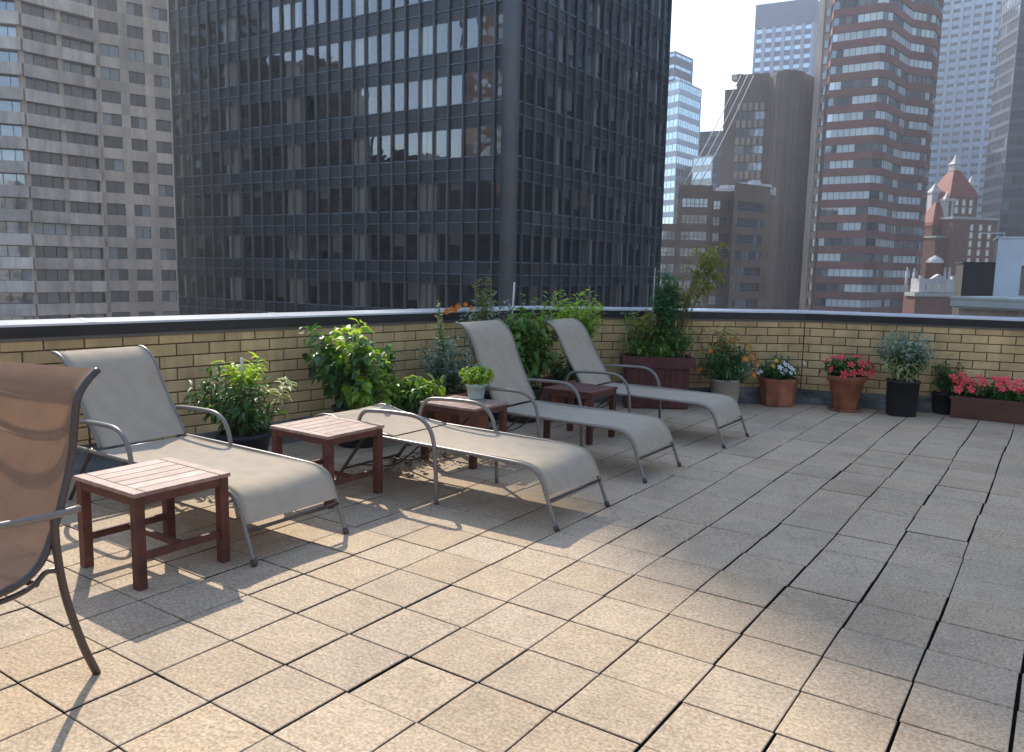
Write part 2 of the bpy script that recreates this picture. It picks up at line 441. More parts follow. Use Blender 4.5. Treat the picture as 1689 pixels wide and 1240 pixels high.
MT['glass_brown'] = mat_glass('factory_glass', (0.02, 0.025, 0.03), (0.16, 0.19, 0.20), 0.6, 0.16)
MT['glass_dark'] = mat_glass('dark_navy_glass', (0.010, 0.015, 0.026), (0.10, 0.13, 0.17), 0.93, 0.03)
MT['blue_pier'] = mat('pale_blue_stone_pier', (0.46, 0.50, 0.60), 0.7, rv=0.08)
MT['blue_dark'] = mat('blue_grey_crown', (0.14, 0.19, 0.32), 0.6, rv=0.08)
MT['glass_blue'] = mat_glass('blue_glass', (0.05, 0.10, 0.18), (0.35, 0.48, 0.58), 0.7, 0.5, tint=(0.75, 0.9, 1.0))
MT['grid_metal'] = mat('pale_aluminium_grid', (0.46, 0.56, 0.67), 0.5, rv=0.15)
MT['slate'] = mat('slate_blue_metal', (0.10, 0.115, 0.165), 0.5, rv=0.15)
MT['white_paint'] = mat('white_painted_wall', (0.60, 0.64, 0.66), 0.7, var=0.05, scale=1, rv=0.05)
MT['cornice'] = mat('pale_green_grey_stone', (0.52, 0.54, 0.49), 0.7, var=0.08, scale=2, rv=0.05)
MT['red_tile'] = mat('red_roof_tile', (0.30, 0.075, 0.055), 0.7, var=0.12, scale=1.5, rv=0.1)
MT['old_brick'] = mat('old_red_brick', (0.27, 0.12, 0.09), 0.8, var=0.15, scale=0.8, rv=0.2)
MT['white_stone'] = mat('white_carved_stone', (0.66, 0.63, 0.62), 0.8, var=0.1, scale=1, rv=0.1)
MT['dark_box'] = mat('dark_brown_metal_panel', (0.045, 0.034, 0.032), 0.7, var=0.15, rv=0.1)
MT['cable'] = mat('pale_cable', (0.45, 0.44, 0.42), 0.6, rv=0)

weather(MT['brick']); weather(MT['conc'], (0.5, 0.5, 0.06), 0.78); weather(MT['conc_lt'], (0.5, 0.5, 0.1), 0.7)
weather(MT['terracotta'], (3, 3, 3), 0.72); weather(MT['fascia'], (0.8, 0.8, 2), 0.6); weather(MT['coping'], (1, 1, 1), 0.86); weather(MT['wood_top'], (6, 1.5, 1), 0.74); weather(MT['old_brick'], (0.3, 0.3, 0.2), 0.7); weather(MT['flash'], (2, 2, 6), 0.45)
# ------------------------------------------------------------------ world and sun
SUN_EL = R(40.3)
SUN_AZ = R(-58.6)        # measured from +y towards +x: the sun stands over the left part of the dark tower
sd = Vector((math.sin(SUN_AZ) * math.cos(SUN_EL), math.cos(SUN_AZ) * math.cos(SUN_EL), math.sin(SUN_EL)))
sl = bpy.data.lights.new('sun', 'SUN'); sl.energy = 2.8; sl.angle = R(0.5); sl.color = (1.0, 0.92, 0.79)
so = bpy.data.objects.new('sun', sl); COL.objects.link(so)
so.rotation_euler = (-sd).to_track_quat('-Z', 'Y').to_euler()
w = bpy.data.worlds.new('World'); scn.world = w; w.use_nodes = True
wn = w.node_tree.nodes; wl = w.node_tree.links
sky = wn.new('ShaderNodeTexSky'); sky.sky_type = 'NISHITA'; sky.sun_disc = False
sky.sun_elevation = SUN_EL; sky.sun_rotation = SUN_AZ
sky.air_density = 1.0; sky.dust_density = 0.6; sky.ozone_density = 1.0
wl.new(sky.outputs[0], wn['Background'].inputs['Color'])
wn['Background'].inputs['Strength'].default_value = 0.15
scn.view_settings.view_transform = 'Standard'; scn.view_settings.look = 'None'
scn.view_settings.exposure = 1.18; scn.view_settings.gamma = 1.0
scn.render.engine = 'CYCLES'
scn.render.resolution_x = 1024; scn.render.resolution_y = 752
scn.cycles.max_bounces = 8; scn.cycles.transparent_max_bounces = 8

# ------------------------------------------------------------------ terrace
W = [Vector((-13.40, -9.0)), Vector((-9.0, 17.8)), Vector((-1.65, 23.9)), Vector((5.3, 25.65)), Vector((16.0, 28.3))]
# keep the left wall on its measured line
d0 = (Vector((-9.0, 17.8)) - Vector((-11.65, 1.69))).normalized()
W[0] = Vector((-11.65, 1.69)) - d0 * 11.0
WM = [p * T for p in W]
POLY = WM + [Vector((16.0 * T, -9.2 * T))]


def inside(p, poly):
    c = False; n = len(poly)
    for i in range(n):
        a, b = poly[i], poly[(i + 1) % n]
        if (a.y > p.y) != (b.y > p.y) and p.x < (b.x - a.x) * (p.y - a.y) / (b.y - a.y) + a.x: c = not c
    return c


mb = MB()
rowoff = {}
for i in range(-14, 17):
    off = random.uniform(-0.02, 0.02); drift = random.uniform(-0.02, 0.02)
    for j in range(-10, 29):
        cx, cy = (i + 0.5) * T, (j + 0.5) * T
        if not inside(Vector((cx, cy)), POLY): continue
        gx = 0.0042 + random.uniform(-0.001, 0.0018); gy = 0.0026 + random.uniform(-0.0006, 0.0014)
        a = random.gauss(0, 0.004)
        wig = 0.006 * math.sin(j * 0.9 + i * 0.35) + random.uniform(-0.002, 0.002)
        ca, sa = math.cos(a), math.sin(a)
        zt = random.gauss(0, 0.0012)
        tx, ty = random.gauss(0, 0.003), random.gauss(0, 0.003)
        hx, hy = T / 2 - gx, T / 2 - gy
        V = []
        for (z, q) in ((-0.05, 0), (-0.004, 0), (-0.001, 0.0012), (0.0, 0.0035)):
            for sx, sy in ((-1, -1), (1, -1), (1, 1), (-1, 1)):
                x = sx * (hx - q); y = sy * (hy - q)
                V.append((cx + wig + x * ca - y * sa, cy + off * T * 0.15 + x * sa + y * ca, z + zt + x * tx + y * ty - 0.002))
        Fs = [(12, 13, 14, 15)]; Gs = []
        for k in (0, 4, 8):
            for q in range(4):
                p = (q + 1) % 4
                (Gs if k == 0 else Fs).append((k + q, k + p, k + 4 + p, k + 4 + q))
        rv_ = random.random()
        mb.add(V, Fs, rv_)
        mb.add(V, Gs, rv_, 1)          # grime packed down the joints
floor = mb.build('terrace_floor', [MT['paver'], MT['under']])
tag(floor, kind='structure')
mb = MB(); mb.prism([tuple(p) for p in POLY[::-1]], -0.3, -0.03)
# winding fixed by prism order
tag(mb.build('roof_bed', MT['under']), kind='structure')
mb = MB(); mb.prism([tuple(p) for p in POLY[::-1]], -60, -0.31)
tag(mb.build('host_building', MT['brick']), 'buff brick building that carries the terrace, below the parapet', 'building')


# ---- parapet wall: one thing, split in brickwork, coping, fascia, flashing per run
def offset_line(pts, d):
    """offset a polyline to its left by d (metres); left of travel = outside here"""
    out = []
    n = len(pts)
    for i in range(n):
        if i == 0: t = (pts[1] - pts[0]).normalized(); k = 1
        elif i == n - 1: t = (pts[-1] - pts[-2]).normalized(); k = 1
        else:
            t1 = (pts[i] - pts[i - 1]).normalized(); t2 = (pts[i + 1] - pts[i]).normalized()
            t = (t1 + t2).normalized(); k = 1 / max(0.3, t.dot(t1))
        nrm = Vector((-t.y, t.x))
        out.append(pts[i] + nrm * d * k)
    return out


par = thing('parapet_wall', 'buff brick parapet wall with dark fascia and pale metal coping around the terrace', 'wall', (WM[1].x, WM[1].y, 0))
PO = Vector((WM[1].x, WM[1].y))
WL = [p - PO for p in WM]


def strip(name, prof, m, closed=True):
    """sweep a profile [(outward offset, z)] along the wall line"""
    lines = [offset_line(WL, o) for o, z in prof]
    b = MB()
    n = len(WL)
    for i in range(n - 1):
        k = len(prof)
        for a in range(k if closed else k - 1):
            c = (a + 1) % k
            P = [(*lines[a][i], prof[a][1]), (*lines[a][i + 1], prof[a][1]), (*lines[c][i + 1], prof[c][1]), (*lines[c][i], prof[c][1])]
            b.add(P, [(0, 1, 2, 3)], 0.5)
    for e in (0, n - 1):
        P = [(*lines[a][e], prof[a][1]) for a in range(len(prof))]
        b.add(P, [tuple(range(len(prof)))], 0.5)
    return b.build(name, m, par)


ZF = 2.9 * T
strip('mortar_core', [(0.012, -0.05), (0.20, -0.05), (0.20, ZF), (0.012, ZF)], MT['mortar'])
CH = 0.288 * T; BL = 0.80 * T; JT = 0.0095
bm_ = MB()
for i in range(len(WL) - 1):
    a, b = WL[i], WL[i + 1]
    Ls = (b - a).length
    t = (b - a).normalized(); nrm = Vector((-t.y, t.x))
    rows = 10
    for r_ in range(rows):
        z1 = ZF - 0.003 - r_ * CH
        z0 = z1 - CH + JT
        if r_ == 0: z0 = z1 - CH * 0.78 + JT
        else: z1 = z1 + CH * 0.22; z0 = z0 + CH * 0.22
        u = -BL * (0.5 if r_ % 2 else 0.0) - 0.07
        while u < Ls:
            ua, ub = max(u, 0) + JT / 2, min(u + BL, Ls) - JT / 2
            if ub - ua > 0.02:
                o = random.uniform(-0.0015, 0.0015)
                pa = a + t * ua; pb = a + t * ub
                c = 0.004
                V = []
                for (off, s_) in ((0.02, 0), (0.004 + o, 0), (o, c)):
                    for (pp, zz, du) in ((pa, z0, 1), (pb, z0, -1), (pb, z1, -1), (pa, z1, 1)):
                        q = pp + t * (du * s_) + nrm * off
                        V.append((q.x, q.y, zz + (s_ if zz == z0 else -s_)))
                Fs = [(8, 9, 10, 11)]
                for k in (0, 4):
                    for q in range(4):
                        p = (q + 1) % 4
                        Fs.append((k + q, k + p, k + 4 + p, k + 4 + q))
                bm_.add(V, Fs, min(1, max(0, random.gauss(0.5, 0.28))))
            u += BL
bm_.build('brickwork', MT['brick'], par)
strip('drip_strip', [(-0.012, ZF), (0.203, ZF), (0.203, ZF + 0.022), (-0.012, ZF + 0.022)], MT['sill'])
strip('fascia', [(-0.035, ZF + 0.024), (0.21, ZF + 0.024), (0.21, 3.20 * T), (-0.035, 3.20 * T)], MT['fascia'])
strip('coping', [(-0.045, 3.205 * T), (0.22, 3.21 * T), (0.22, 3.295 * T), (-0.045, 3.25 * T)], MT['coping'])
# coping joints
jb = MB()
for i in range(len(WL) - 1):
    a, b = WL[i], WL[i + 1]; t = (b - a).normalized(); nrm = Vector((-t.y, t.x)); Ls = (b - a).length
    k = 0.0 if i else 1.1
    while k < Ls:
        P = []
        for (off, z) in ((-0.047, 3.203 * T), (-0.047, 3.258 * T), (0.222, 3.303 * T), (0.222, 3.21 * T)):
            for du in (-0.03, 0.03):
                q = a + t * (k + du) + nrm * off; P.append((q.x, q.y, z))
        jb.add(P, [(0, 1, 3, 2), (2, 3, 5, 4), (4, 5, 7, 6), (0, 2, 4, 6), (1, 7, 5, 3)], 0.2)
        k += 1.55
jb.build('coping_joint', MT['coping'], par)
# lumpy roofing membrane turned up against the wall
fb = MB()
for i in range(len(WL) - 1):
    a, b = WL[i], WL[i + 1]; t = (b - a).normalized(); nrm = Vector((-t.y, t.x)); Ls = (b - a).length
    n = max(8, int(Ls / 0.06))
    prof = [(-0.16, -0.004), (-0.13, 0.008), (-0.07, 0.03), (-0.045, 0.08), (-0.035, 0.135), (-0.03, 0.16), (0.015, 0.168)]
    V = []
    for k in range(n + 1):
        u = Ls * k / n
        for (o, z) in prof:
            amp = 0.010 if z > 0.02 else 0.004
            q = a + t * u + nrm * (o + amp * math.sin(u * 9 + z * 20) * math.sin(u * 3.1 + i))
            V.append((q.x, q.y, z + 0.012 * math.sin(u * 2.3 + i * 2) * (z > 0.1) - 0.003 * (z < 0.01)))
    m_ = len(prof)
    Fs = [(k * m_ + c, (k + 1) * m_ + c, (k + 1) * m_ + c + 1, k * m_ + c + 1) for k in range(n) for c in range(m_ - 1)]
    fb.add(V, Fs, 0.5, 0, True)
fb.build('base_flashing', MT['flash'], par)

# ------------------------------------------------------------------ sun loungers
def cloth_strip(mbx, path, halfw, th=0.004, ny=10, sag=0.0, r=0.5, nrm_up=True, edge=0.0):
    """cloth along a path in the x-z plane, spread over y, with thickness; sag in the middle"""
    path = [Vector(p) for p in path]
    n = len(path)
    S = [0.0]
    for i in range(1, n): S.append(S[-1] + (path[i] - path[i - 1]).length)
    V = []; UV = []
    for side in (1, -1):
        for i, p in enumerate(path):
            t = (path[min(i + 1, n - 1)] - path[max(i - 1, 0)]).normalized()
            nr = Vector((-t.z, 0, t.x))
            if nr.z < 0 and nrm_up: nr = -nr
            for k in range(ny + 1):
                y = -1 + 2 * k / ny
                d = -sag * (1 - y * y) * math.sin(PI * min(1, max(0, i / (n - 1)))) + side * th / 2
                q = p + nr * d
                V.append((q.x, y * halfw, q.z)); UV.append((y * halfw, S[i]))
    Fs = []
    off = n * (ny + 1)
    for i in range(n - 1):
        for k in range(ny):
            a = i * (ny + 1) + k
            Fs.append((a, a + 1, a + ny + 2, a + ny + 1))
            Fs.append((off + a, off + a + ny + 1, off + a + ny + 2, off + a + 1))
    for i in range(n - 1):
        for k in (0, ny):
            a = i * (ny + 1) + k
            Fs.append((a, a + ny + 1, off + a + ny + 1, off + a))
    mbx.add(V, Fs, r, 0, True, UV)


def lounger(label, fx, yc, ang, L=-4.15, rz=0.0, roll=0.28, armx=0.0, bl=1.0):
    """fx: front feet x, yc: centre y (pavers); ang: angle of the back above horizontal"""
    k = T
    t = thing('sun_lounger', label, 'sun lounger', (fx * k, yc * k, 0), rz, 'sun loungers in a row along the parapet')
    hw = 0.95 * k
    fr = MT['frame']
    for s in (-1, 1):
        y = s * hw
        b = MB()
        path = smooth_path([(0, y, 0), (-0.20 * k, y, 0.50 * k), (-0.34 * k, y, 0.84 * k), (-0.48 * k, y, 1.0 * k), (-0.72 * k, y, 1.08 * k), (-1.2 * k, y, 1.10 * k), (-2.6 * k, y, 1.11 * k), (-4.0 * k, y, 1.11 * k), (-5.1 * k, y, 1.11 * k)], 5)
        b.tube(path, 0.0125, 8); b.build('side_rail', fr, t)
        b = MB(); b.tube([(0.004, y, 0.0), (-0.012, y, 0.03)], 0.0165, 8); b.build('foot_cap', MT['frame_dark'], t)
        b = MB()
        a0 = -2.72 + armx
        path = smooth_path([(a0 * k, y * 1.06, 0), ((a0 - 0.03) * k, y * 1.06, 0.7 * k), ((a0 - 0.08) * k, y * 1.06, 1.2 * k), ((a0 - 0.22) * k, y * 1.06, 1.5 * k), ((a0 - 0.5) * k, y * 1.06, 1.66 * k), ((a0 - 1.0) * k, y * 1.06, 1.68 * k), ((a0 - 1.75) * k, y * 1.06, 1.64 * k), ((a0 - 2.0) * k, y * 1.05, 1.56 * k), ((a0 - 2.13) * k, y * 1.03, 1.36 * k), ((a0 - 2.16) * k, y * 1.0, 1.13 * k)], 5)
        b.tube(path, 0.014, 10, flat=1.0); b.build('armrest', fr, t)
        b = MB()
        path = smooth_path([(-4.7 * k, y * 0.93, 1.12 * k), (-5.1 * k, y * 0.93, 0.65 * k), (-5.62 * k, y * 0.93, 0.0)], 4)
        b.tube(path, 0.012, 8); b.build('rear_leg', MT['frame_dark'], t)
    for (x, z, rr) in ((-0.19, 0.50, 0.0105), (-3.6, 1.02, 0.010), (-5.42, 0.25, 0.010), (-5.1, 1.11, 0.0125)):
        b = MB(); b.tube([(x * k, -hw * (0.93 if x == -5.42 else 1), z * k), (x * k, hw * (0.93 if x == -5.42 else 1), z * k)], rr, 8)
        b.build('crossbar', MT['frame_dark'], t)
    for s in (-0.4, 0.4):
        b = MB(); b.tube(smooth_path([(-5.42 * k, s * hw, 0.25 * k), (-4.4 * k, s * hw, 0.40 * k), (-3.6 * k, s * hw, 1.0 * k)], 4), 0.007, 6)
        b.build('brace', MT['frame_dark'], t)
    b = MB()
    path = smooth_path([(L * k, 0, 1.13 * k), ((L + 0.4) * k, 0, 1.11 * k), (-2.6 * k, 0, 1.10 * k), (-1.3 * k, 0, 1.12 * k), (-0.78 * k, 0, 1.12 * k), (-0.53 * k, 0, 1.06 * k), (-0.37 * k, 0, 0.93 * k), (-0.27 * k, 0, 0.76 * k), (-0.20 * k, 0, 0.60 * k)], 6)
    cloth_strip(b, path, hw * 0.985, 0.004, 12, sag=0.018); b.build('seat_sling', MT['sling'], t)
    # stitched hems seen as raised lines
    for s in (-1, 1):
        b = MB(); b.tube([(p.x, s * hw * 0.93, p.z + 0.0028) for p in path[2:]], 0.0016, 4)
        b.build('seam', MT['sling'], t)
    # back
    br = thing('backrest', None, None)
    br.parent = t
    br.location = (L * k, 0, 1.13 * k)
    ca, sa = math.cos(ang), math.sin(ang)

    def bp_(s_, n_): return (-(s_ * ca) - n_ * sa * 1.0, 0, s_ * sa - n_ * ca * 1.0)
    # s along back, n positive = backwards/down
    pr = [(a_ * bl, n_) for a_, n_ in ((0.06, 0.0), (0.7, 0.03), (1.3, 0.035), (1.75, 0.0), (2.02, 0.02), (2.22, 0.09), (2.36, 0.19), (2.44, 0.28))]
    path = smooth_path([Vector(bp_(s_ * k, n_ * k)) for s_, n_ in pr], 5)
    b = MB(); cloth_strip(b, path, hw * 0.90, 0.004, 10, sag=0.008)
    o = b.build('back_sling', MT['sling'], br)
    for s in (-1, 1):
        b = MB(); b.tube([(p.x, s * hw * 0.915, p.z) for p in path], 0.011, 8)
        b.build('back_rail', fr, br)
    for q in (0.02, 1.85):
        b = MB(); p = Vector(bp_(q * k, 0.09 * k)); b.tube([(p.x, -hw * 0.9, p.z), (p.x, hw * 0.9, p.z)], 0.009, 8)
        b.build('back_crossbar', MT['frame_dark'], br)
    if ang > 0.3:
        p = Vector(bp_(1.0 * k, 0.08 * k))
        q = Vector(((-5.0 - L) * k, 0, 0.0))
        for s in (-0.8, 0.8):
            b = MB(); b.tube([(p.x, s * hw, p.z), (q.x, s * hw, q.z)], 0.007, 6)
            b.build('prop_bar', MT['frame_dark'], br)
    return t


lounger('nearest beige sun lounger with raised grey-looking back, behind the bleached side table', -3.82, 2.70, R(54), L=-4.42, armx=-0.42, bl=0.94)
lounger('sun lounger lying almost flat in the sun, between the two closest side tables', -1.02, 6.97, R(7), L=-3.98, roll=0.10)
lounger('sun lounger with steep back in the shade, behind the table with the basil pot', -1.20, 10.95, R(64), L=-4.05)
lounger('farthest sun lounger with raised back, in front of the red wooden planter', -1.07, 15.48, R(58), L=-4.3)


# ------------------------------------------------------------------ side tables
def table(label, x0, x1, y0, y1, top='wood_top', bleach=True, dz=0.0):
    k = T
    cx, cy = (x0 + x1) / 2 * k, (y0 + y1) / 2 * k
    hx, hy = (x1 - x0) / 2 * k, (y1 - y0) / 2 * k
    t = thing('side_table', label, 'side table', (cx, cy, 0), 0, 'slatted wooden side tables')
    H = 1.40 * k
    b = MB()
    n = 6; g = 0.004
    ew = 0.055
    wd = (2 * hx) / n
    for i in range(n):
        a = -hx + i * wd
        b.box((a + g / 2, -hy + ew + g, H - 0.018), (a + wd - g / 2, hy - ew - g, H + random.uniform(-0.0008, 0.0008)), random.random(), bev=0.002)
    b.box((-hx, -hy, H - 0.018), (hx, -hy + ew, H + 0.0006), random.random(), bev=0.002)
    b.box((-hx, hy - ew, H - 0.018), (hx, hy, H + 0.0006), random.random(), bev=0.002)
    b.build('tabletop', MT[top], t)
    b = MB()
    i_ = 0.012
    b.box((-hx + i_, -hy + i_, H - 0.062), (hx - i_, -hy + i_ + 0.02, H - 0.019), 0.5)
    b.box((-hx + i_, hy - i_ - 0.02, H - 0.062), (hx - i_, hy - i_, H - 0.019), 0.4)
    b.box((-hx + i_, -hy + i_ + 0.021, H - 0.062), (-hx + i_ + 0.02, hy - i_ - 0.021, H - 0.019), 0.6)
    b.box((hx - i_ - 0.02, -hy + i_ + 0.021, H - 0.062), (hx - i_, hy - i_ - 0.021, H - 0.019), 0.5)
    b.build('apron', MT['wood'], t)
    lw = 0.046
    for sx in (-1, 1):
        for sy in (-1, 1):
            b = MB()
            ax = sx * (hx - 0.008) if sx < 0 else hx - 0.008 - lw
            ay = sy * (hy - 0.008) if sy < 0 else hy - 0.008 - lw
            b.box((ax, ay, 0), (ax + lw, ay + lw, H - 0.020), random.random(), bev=0.002)
            b.build('leg', MT['wood'], t)
    zs = 0.40 * k
    for sx in (-1, 1):
        b = MB()
        x = sx * (hx - 0.008 - lw / 2)
        b.box((x - 0.010, -hy + 0.05, zs), (x + 0.010, hy - 0.05, zs + 0.036), 0.5, bev=0.0015)
        b.build('stretcher', MT['wood'], t)
    b = MB()
    b.box((-hx + 0.045, -0.012, zs + 0.004), (hx - 0.045, 0.012, zs + 0.032), 0.4, bev=0.0015)
    b.build('stretcher', MT['wood'], t)
    return t


table('closest wooden side table with sun-bleached top, next to the brown mesh chair', -5.88, -4.26, 0.13, 1.68)
table('bleached side table between the nearest lounger and the flat one', -6.75, -5.08, 4.42, 5.92)
table('red-brown side table carrying the basil pot', -6.45, -4.80, 8.55, 9.90)
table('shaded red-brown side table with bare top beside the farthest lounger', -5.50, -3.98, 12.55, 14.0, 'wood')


# ------------------------------------------------------------------ brown mesh chair in the foreground
def mesh_chair():
    phi = R(22)
    wv = Vector((math.sin(YAW), math.cos(YAW), 0)); rv = Vector((math.cos(YAW), -math.sin(YAW), 0))
    fwd = -wv * math.cos(phi) - rv * math.sin(phi)
    # chair's own left hand side lies to the right in the picture
    foot = G(160, 1110)
    rz = math.atan2(fwd.y, fwd.x)
    # local frame: +x forward, +y to the chair's left
    hw = 0.29
    lx, ly = -0.38, 0.335          # rear left foot in local coordinates
    c, s = math.cos(rz), math.sin(rz)
    origin = Vector((foot.x - (lx * c - ly * s), foot.y - (lx * s + ly * c), 0))
    t = thing('patio_chair', 'brown mesh patio chair with high curved back, cut off by the left edge', 'chair', origin, rz)
    side = [(-0.485, 1.115), (-0.435, 1.075), (-0.395, 1.02), (-0.378, 0.93), (-0.362, 0.83), (-0.32, 0.69), (-0.268, 0.56), (-0.215, 0.47), (-0.13, 0.425), (0.0, 0.42), (0.12, 0.435), (0.22, 0.435), (0.27, 0.40)]
    sp = smooth_path([Vector((x, 0, z)) for x, z in side], 5)
    for sy in (-1, 1):
        b = MB(); b.tube([(p.x, sy * hw, p.z) for p in sp], 0.0135, 10, flat=1.0); b.build('side_rail', MT['frame_dark'], t)
        b = MB(); b.tube(smooth_path([(-0.262, sy * (hw + 0.02), 0.635), (-0.264, sy * (hw + 0.022), 0.5), (-0.285, sy * (hw + 0.026), 0.33), (-0.335, sy * (hw + 0.035), 0.13), (-0.38, sy * (hw + 0.045), 0.0)], 5), 0.0145, 10)
        b.build('rear_leg', MT['frame_dark'], t)
        b = MB()
        b.tube(smooth_path([(0.34, sy * (hw + 0.035), 0.0), (0.30, sy * (hw + 0.03), 0.25), (0.27, sy * (hw + 0.03), 0.5), (0.21, sy * (hw + 0.03), 0.62), (0.12, sy * (hw + 0.03), 0.665), (-0.05, sy * (hw + 0.03), 0.655), (-0.24, sy * (hw + 0.025), 0.635), (-0.36, sy * (hw + 0.022), 0.63)], 6), 0.0135, 10)
        b.build('armrest', MT['frame'], t)
    b = MB()
    cloth_strip(b, sp, hw - 0.008, 0.003, 14, sag=-0.0); o = b.build('sling', MT['sling_brown'], t)
    for (x, z, dx, dz) in ((-0.40, 1.03, -0.05, -0.045), (-0.378, 0.92, -0.045, -0.075)):
        b = MB(); b.tube(smooth_path([(x, -hw, z), (x + dx, -hw * 0.55, z + dz * 0.8), (x + dx * 1.15, 0, z + dz * 1.1), (x + dx, hw * 0.55, z + dz * 0.8), (x, hw, z)], 6), 0.010, 8)
        b.build('bowed_bar', MT['frame_dark'], t)
    for sy in (-1, 1):
        b = MB(); b.tube(smooth_path([(-0.27, sy * (hw + 0.024), 0.43), (-0.235, sy * hw, 0.432), (-0.19, sy * hw * 0.98, 0.40), (-0.10, sy * hw * 0.97, 0.385), (0.1, sy * hw * 0.97, 0.395), (0.29, sy * hw, 0.40)], 5), 0.010, 8)
        b.build('seat_support', MT['frame_dark'], t)
    for x, z in ((0.1, 0.39), (-0.2, 0.40)):
        b = MB(); b.tube([(x, -hw, z), (x, hw, z)], 0.010, 8); b.build('crossbar', MT['frame_dark'], t)
    return t


mesh_chair()


# ------------------------------------------------------------------ planting
def leaf_faces(b, p, d, upv, l, w, r, m=0, fold=0.25, droop=0.25):
    d = d.normalized()
    s = d.cross(upv)
    if s.length < 1e-4: s = d.cross(Vector((1, 0, 0)))
    s.normalize()
    n = s.cross(d).normalized()
    a = p
    mid = p + d * l * 0.5 - n * l * fold * 0.15
    L = p + d * l * 0.42 + s * w * 0.5 + n * l * fold * 0.25
    Rr = p + d * l * 0.42 - s * w * 0.5 + n * l * fold * 0.25
    L2 = p + d * l * 0.78 + s * w * 0.30 + n * (l * fold * 0.12 - l * droop * 0.25)
    R2 = p + d * l * 0.78 - s * w * 0.30 + n * (l * fold * 0.12 - l * droop * 0.25)
    tip = p + d * l - n * l * droop * 0.6
    b.add([a, L, Rr, mid, L2, R2, tip], [(0, 2, 3), (0, 3, 1), (3, 2, 5), (3, 4, 1), (3, 5, 6), (3, 6, 4)], r, m, True)


def rand_dir():
    z = random.uniform(-1, 1); a = random.uniform(0, 2 * PI); q = math.sqrt(1 - z * z)
    return Vector((q * math.cos(a), q * math.sin(a), z))


def foliage(parent, base, rx, z0, z1, stems, per, ll, lw, leafm, stemm='stem', seed=1, lean=(0, 0), shell=0.35, droop=0.3, rx_top=None, ry=None, name='foliage', bend=0.5, rosette=False, srad=0.0025, start=0.3, gap=None, ws=(0.7, 1.25)):
    """stems from base point fanning into an egg-shaped space, with leaves along each; all metres, local to parent"""
    rnd = random.Random(seed)
    b = MB(); sb = MB()
    ry = ry or rx
    rx_top = rx if rx_top is None else rx_top
    clumps = [Vector((rnd.gauss(0, 1), rnd.gauss(0, 1), rnd.gauss(0, 1))) for _ in range(5)]
    for i in range(stems):
        while True:
            q = Vector((rnd.uniform(-1, 1), rnd.uniform(-1, 1), rnd.uniform(-1, 1)))
            if shell < q.length < 1: break
        hz = (q.z + 1) / 2
        wdt = rx + (rx_top - rx) * hz
        end = Vector((base[0] + q.x * wdt + lean[0] * hz, base[1] + q.y * wdt * ry / rx + lean[1] * hz, z0 + (z1 - z0) * hz))
        st = Vector(base) + Vector((rnd.uniform(-1, 1) * rx * 0.15, rnd.uniform(-1, 1) * rx * 0.15, 0))
        ctrl = st.lerp(end, 0.45) + Vector((0, 0, bend * abs(end.z - st.z) * 0.35))
        N = 8
        pts = [(st * (1 - t) ** 2 + ctrl * 2 * t * (1 - t) + end * t * t) for t in [k / N for k in range(N + 1)]]
        sb.tube(pts, [srad * (1.3 - 0.9 * k / N) for k in range(N + 1)], 4, rnd.random(), caps=False)
        tone = rnd.random()
        for j in range(per):
            tt = start + (1 - start) * (j + rnd.random()) / per
            if rosette: tt = 1 - (1 - tt) * 0.35
            kf = min(N - 1, int(tt * N)); fr = tt * N - kf
            p = pts[kf].lerp(pts[kf + 1], fr)
            sd_ = (pts[kf + 1] - pts[kf]).normalized()
            a = rnd.uniform(0, 2 * PI)
            side = sd_.cross(Vector((0, 0, 1)))
            if side.length < 0.1: side = Vector((1, 0, 0))
            side.normalize(); oth = side.cross(sd_)
            out = side * math.cos(a) + oth * math.sin(a)
            dr = (sd_ * rnd.uniform(0.1, 0.7) + out * rnd.uniform(0.7, 1.0) + Vector((0, 0, rnd.uniform(-droop, 0.25)))).normalized()
            sc = rnd.uniform(*ws)
            upv = (Vector((0, 0, 1)) + Vector((rnd.gauss(0, .35), rnd.gauss(0, .35), 0)))
            leaf_faces(b, p, dr, upv, ll * sc, lw * sc, min(1, max(0, 0.25 + 0.45 * tone + rnd.gauss(0, 0.16))), 0, 0.25, droop)
    fo = b.build(name, MT[leafm], parent)
    so_ = sb.build('stems', MT[stemm], parent)
    return fo


def flower_mesh(name, m, m2, rad, petals=5, cup=0.25, layers=1):
    b = MB()
    for ly in range(layers):
        for k in range(petals):
            a = 2 * PI * (k + ly * 0.5) / petals
            r_ = rad * (1 - 0.3 * ly)
            d = Vector((math.cos(a), math.sin(a), 0)); s = Vector((-d.y, d.x, 0))
            wv_ = r_ * 1.9 / petals * 1.6
            z = 0.002 * ly
            b.add([(0, 0, z), tuple(d * r_ * 0.6 + s * wv_ * 0.5 + Vector((0, 0, z + r_ * cup * 0.5))), tuple(d * r_ + Vector((0, 0, z + r_ * cup + 0.003))), tuple(d * r_ * 0.6 - s * wv_ * 0.5 + Vector((0, 0, z + r_ * cup * 0.5)))], [(0, 3, 2, 1)], random.random(), 0)
    b.lathe([(0.0001, rad * 0.22), (rad * 0.14, rad * 0.16), (rad * 0.2, 0)], n=7, m=1)
    o = b.build(name, [MT[m], MT[m2]])
    me = o.data
    bpy.data.objects.remove(o)
    return me


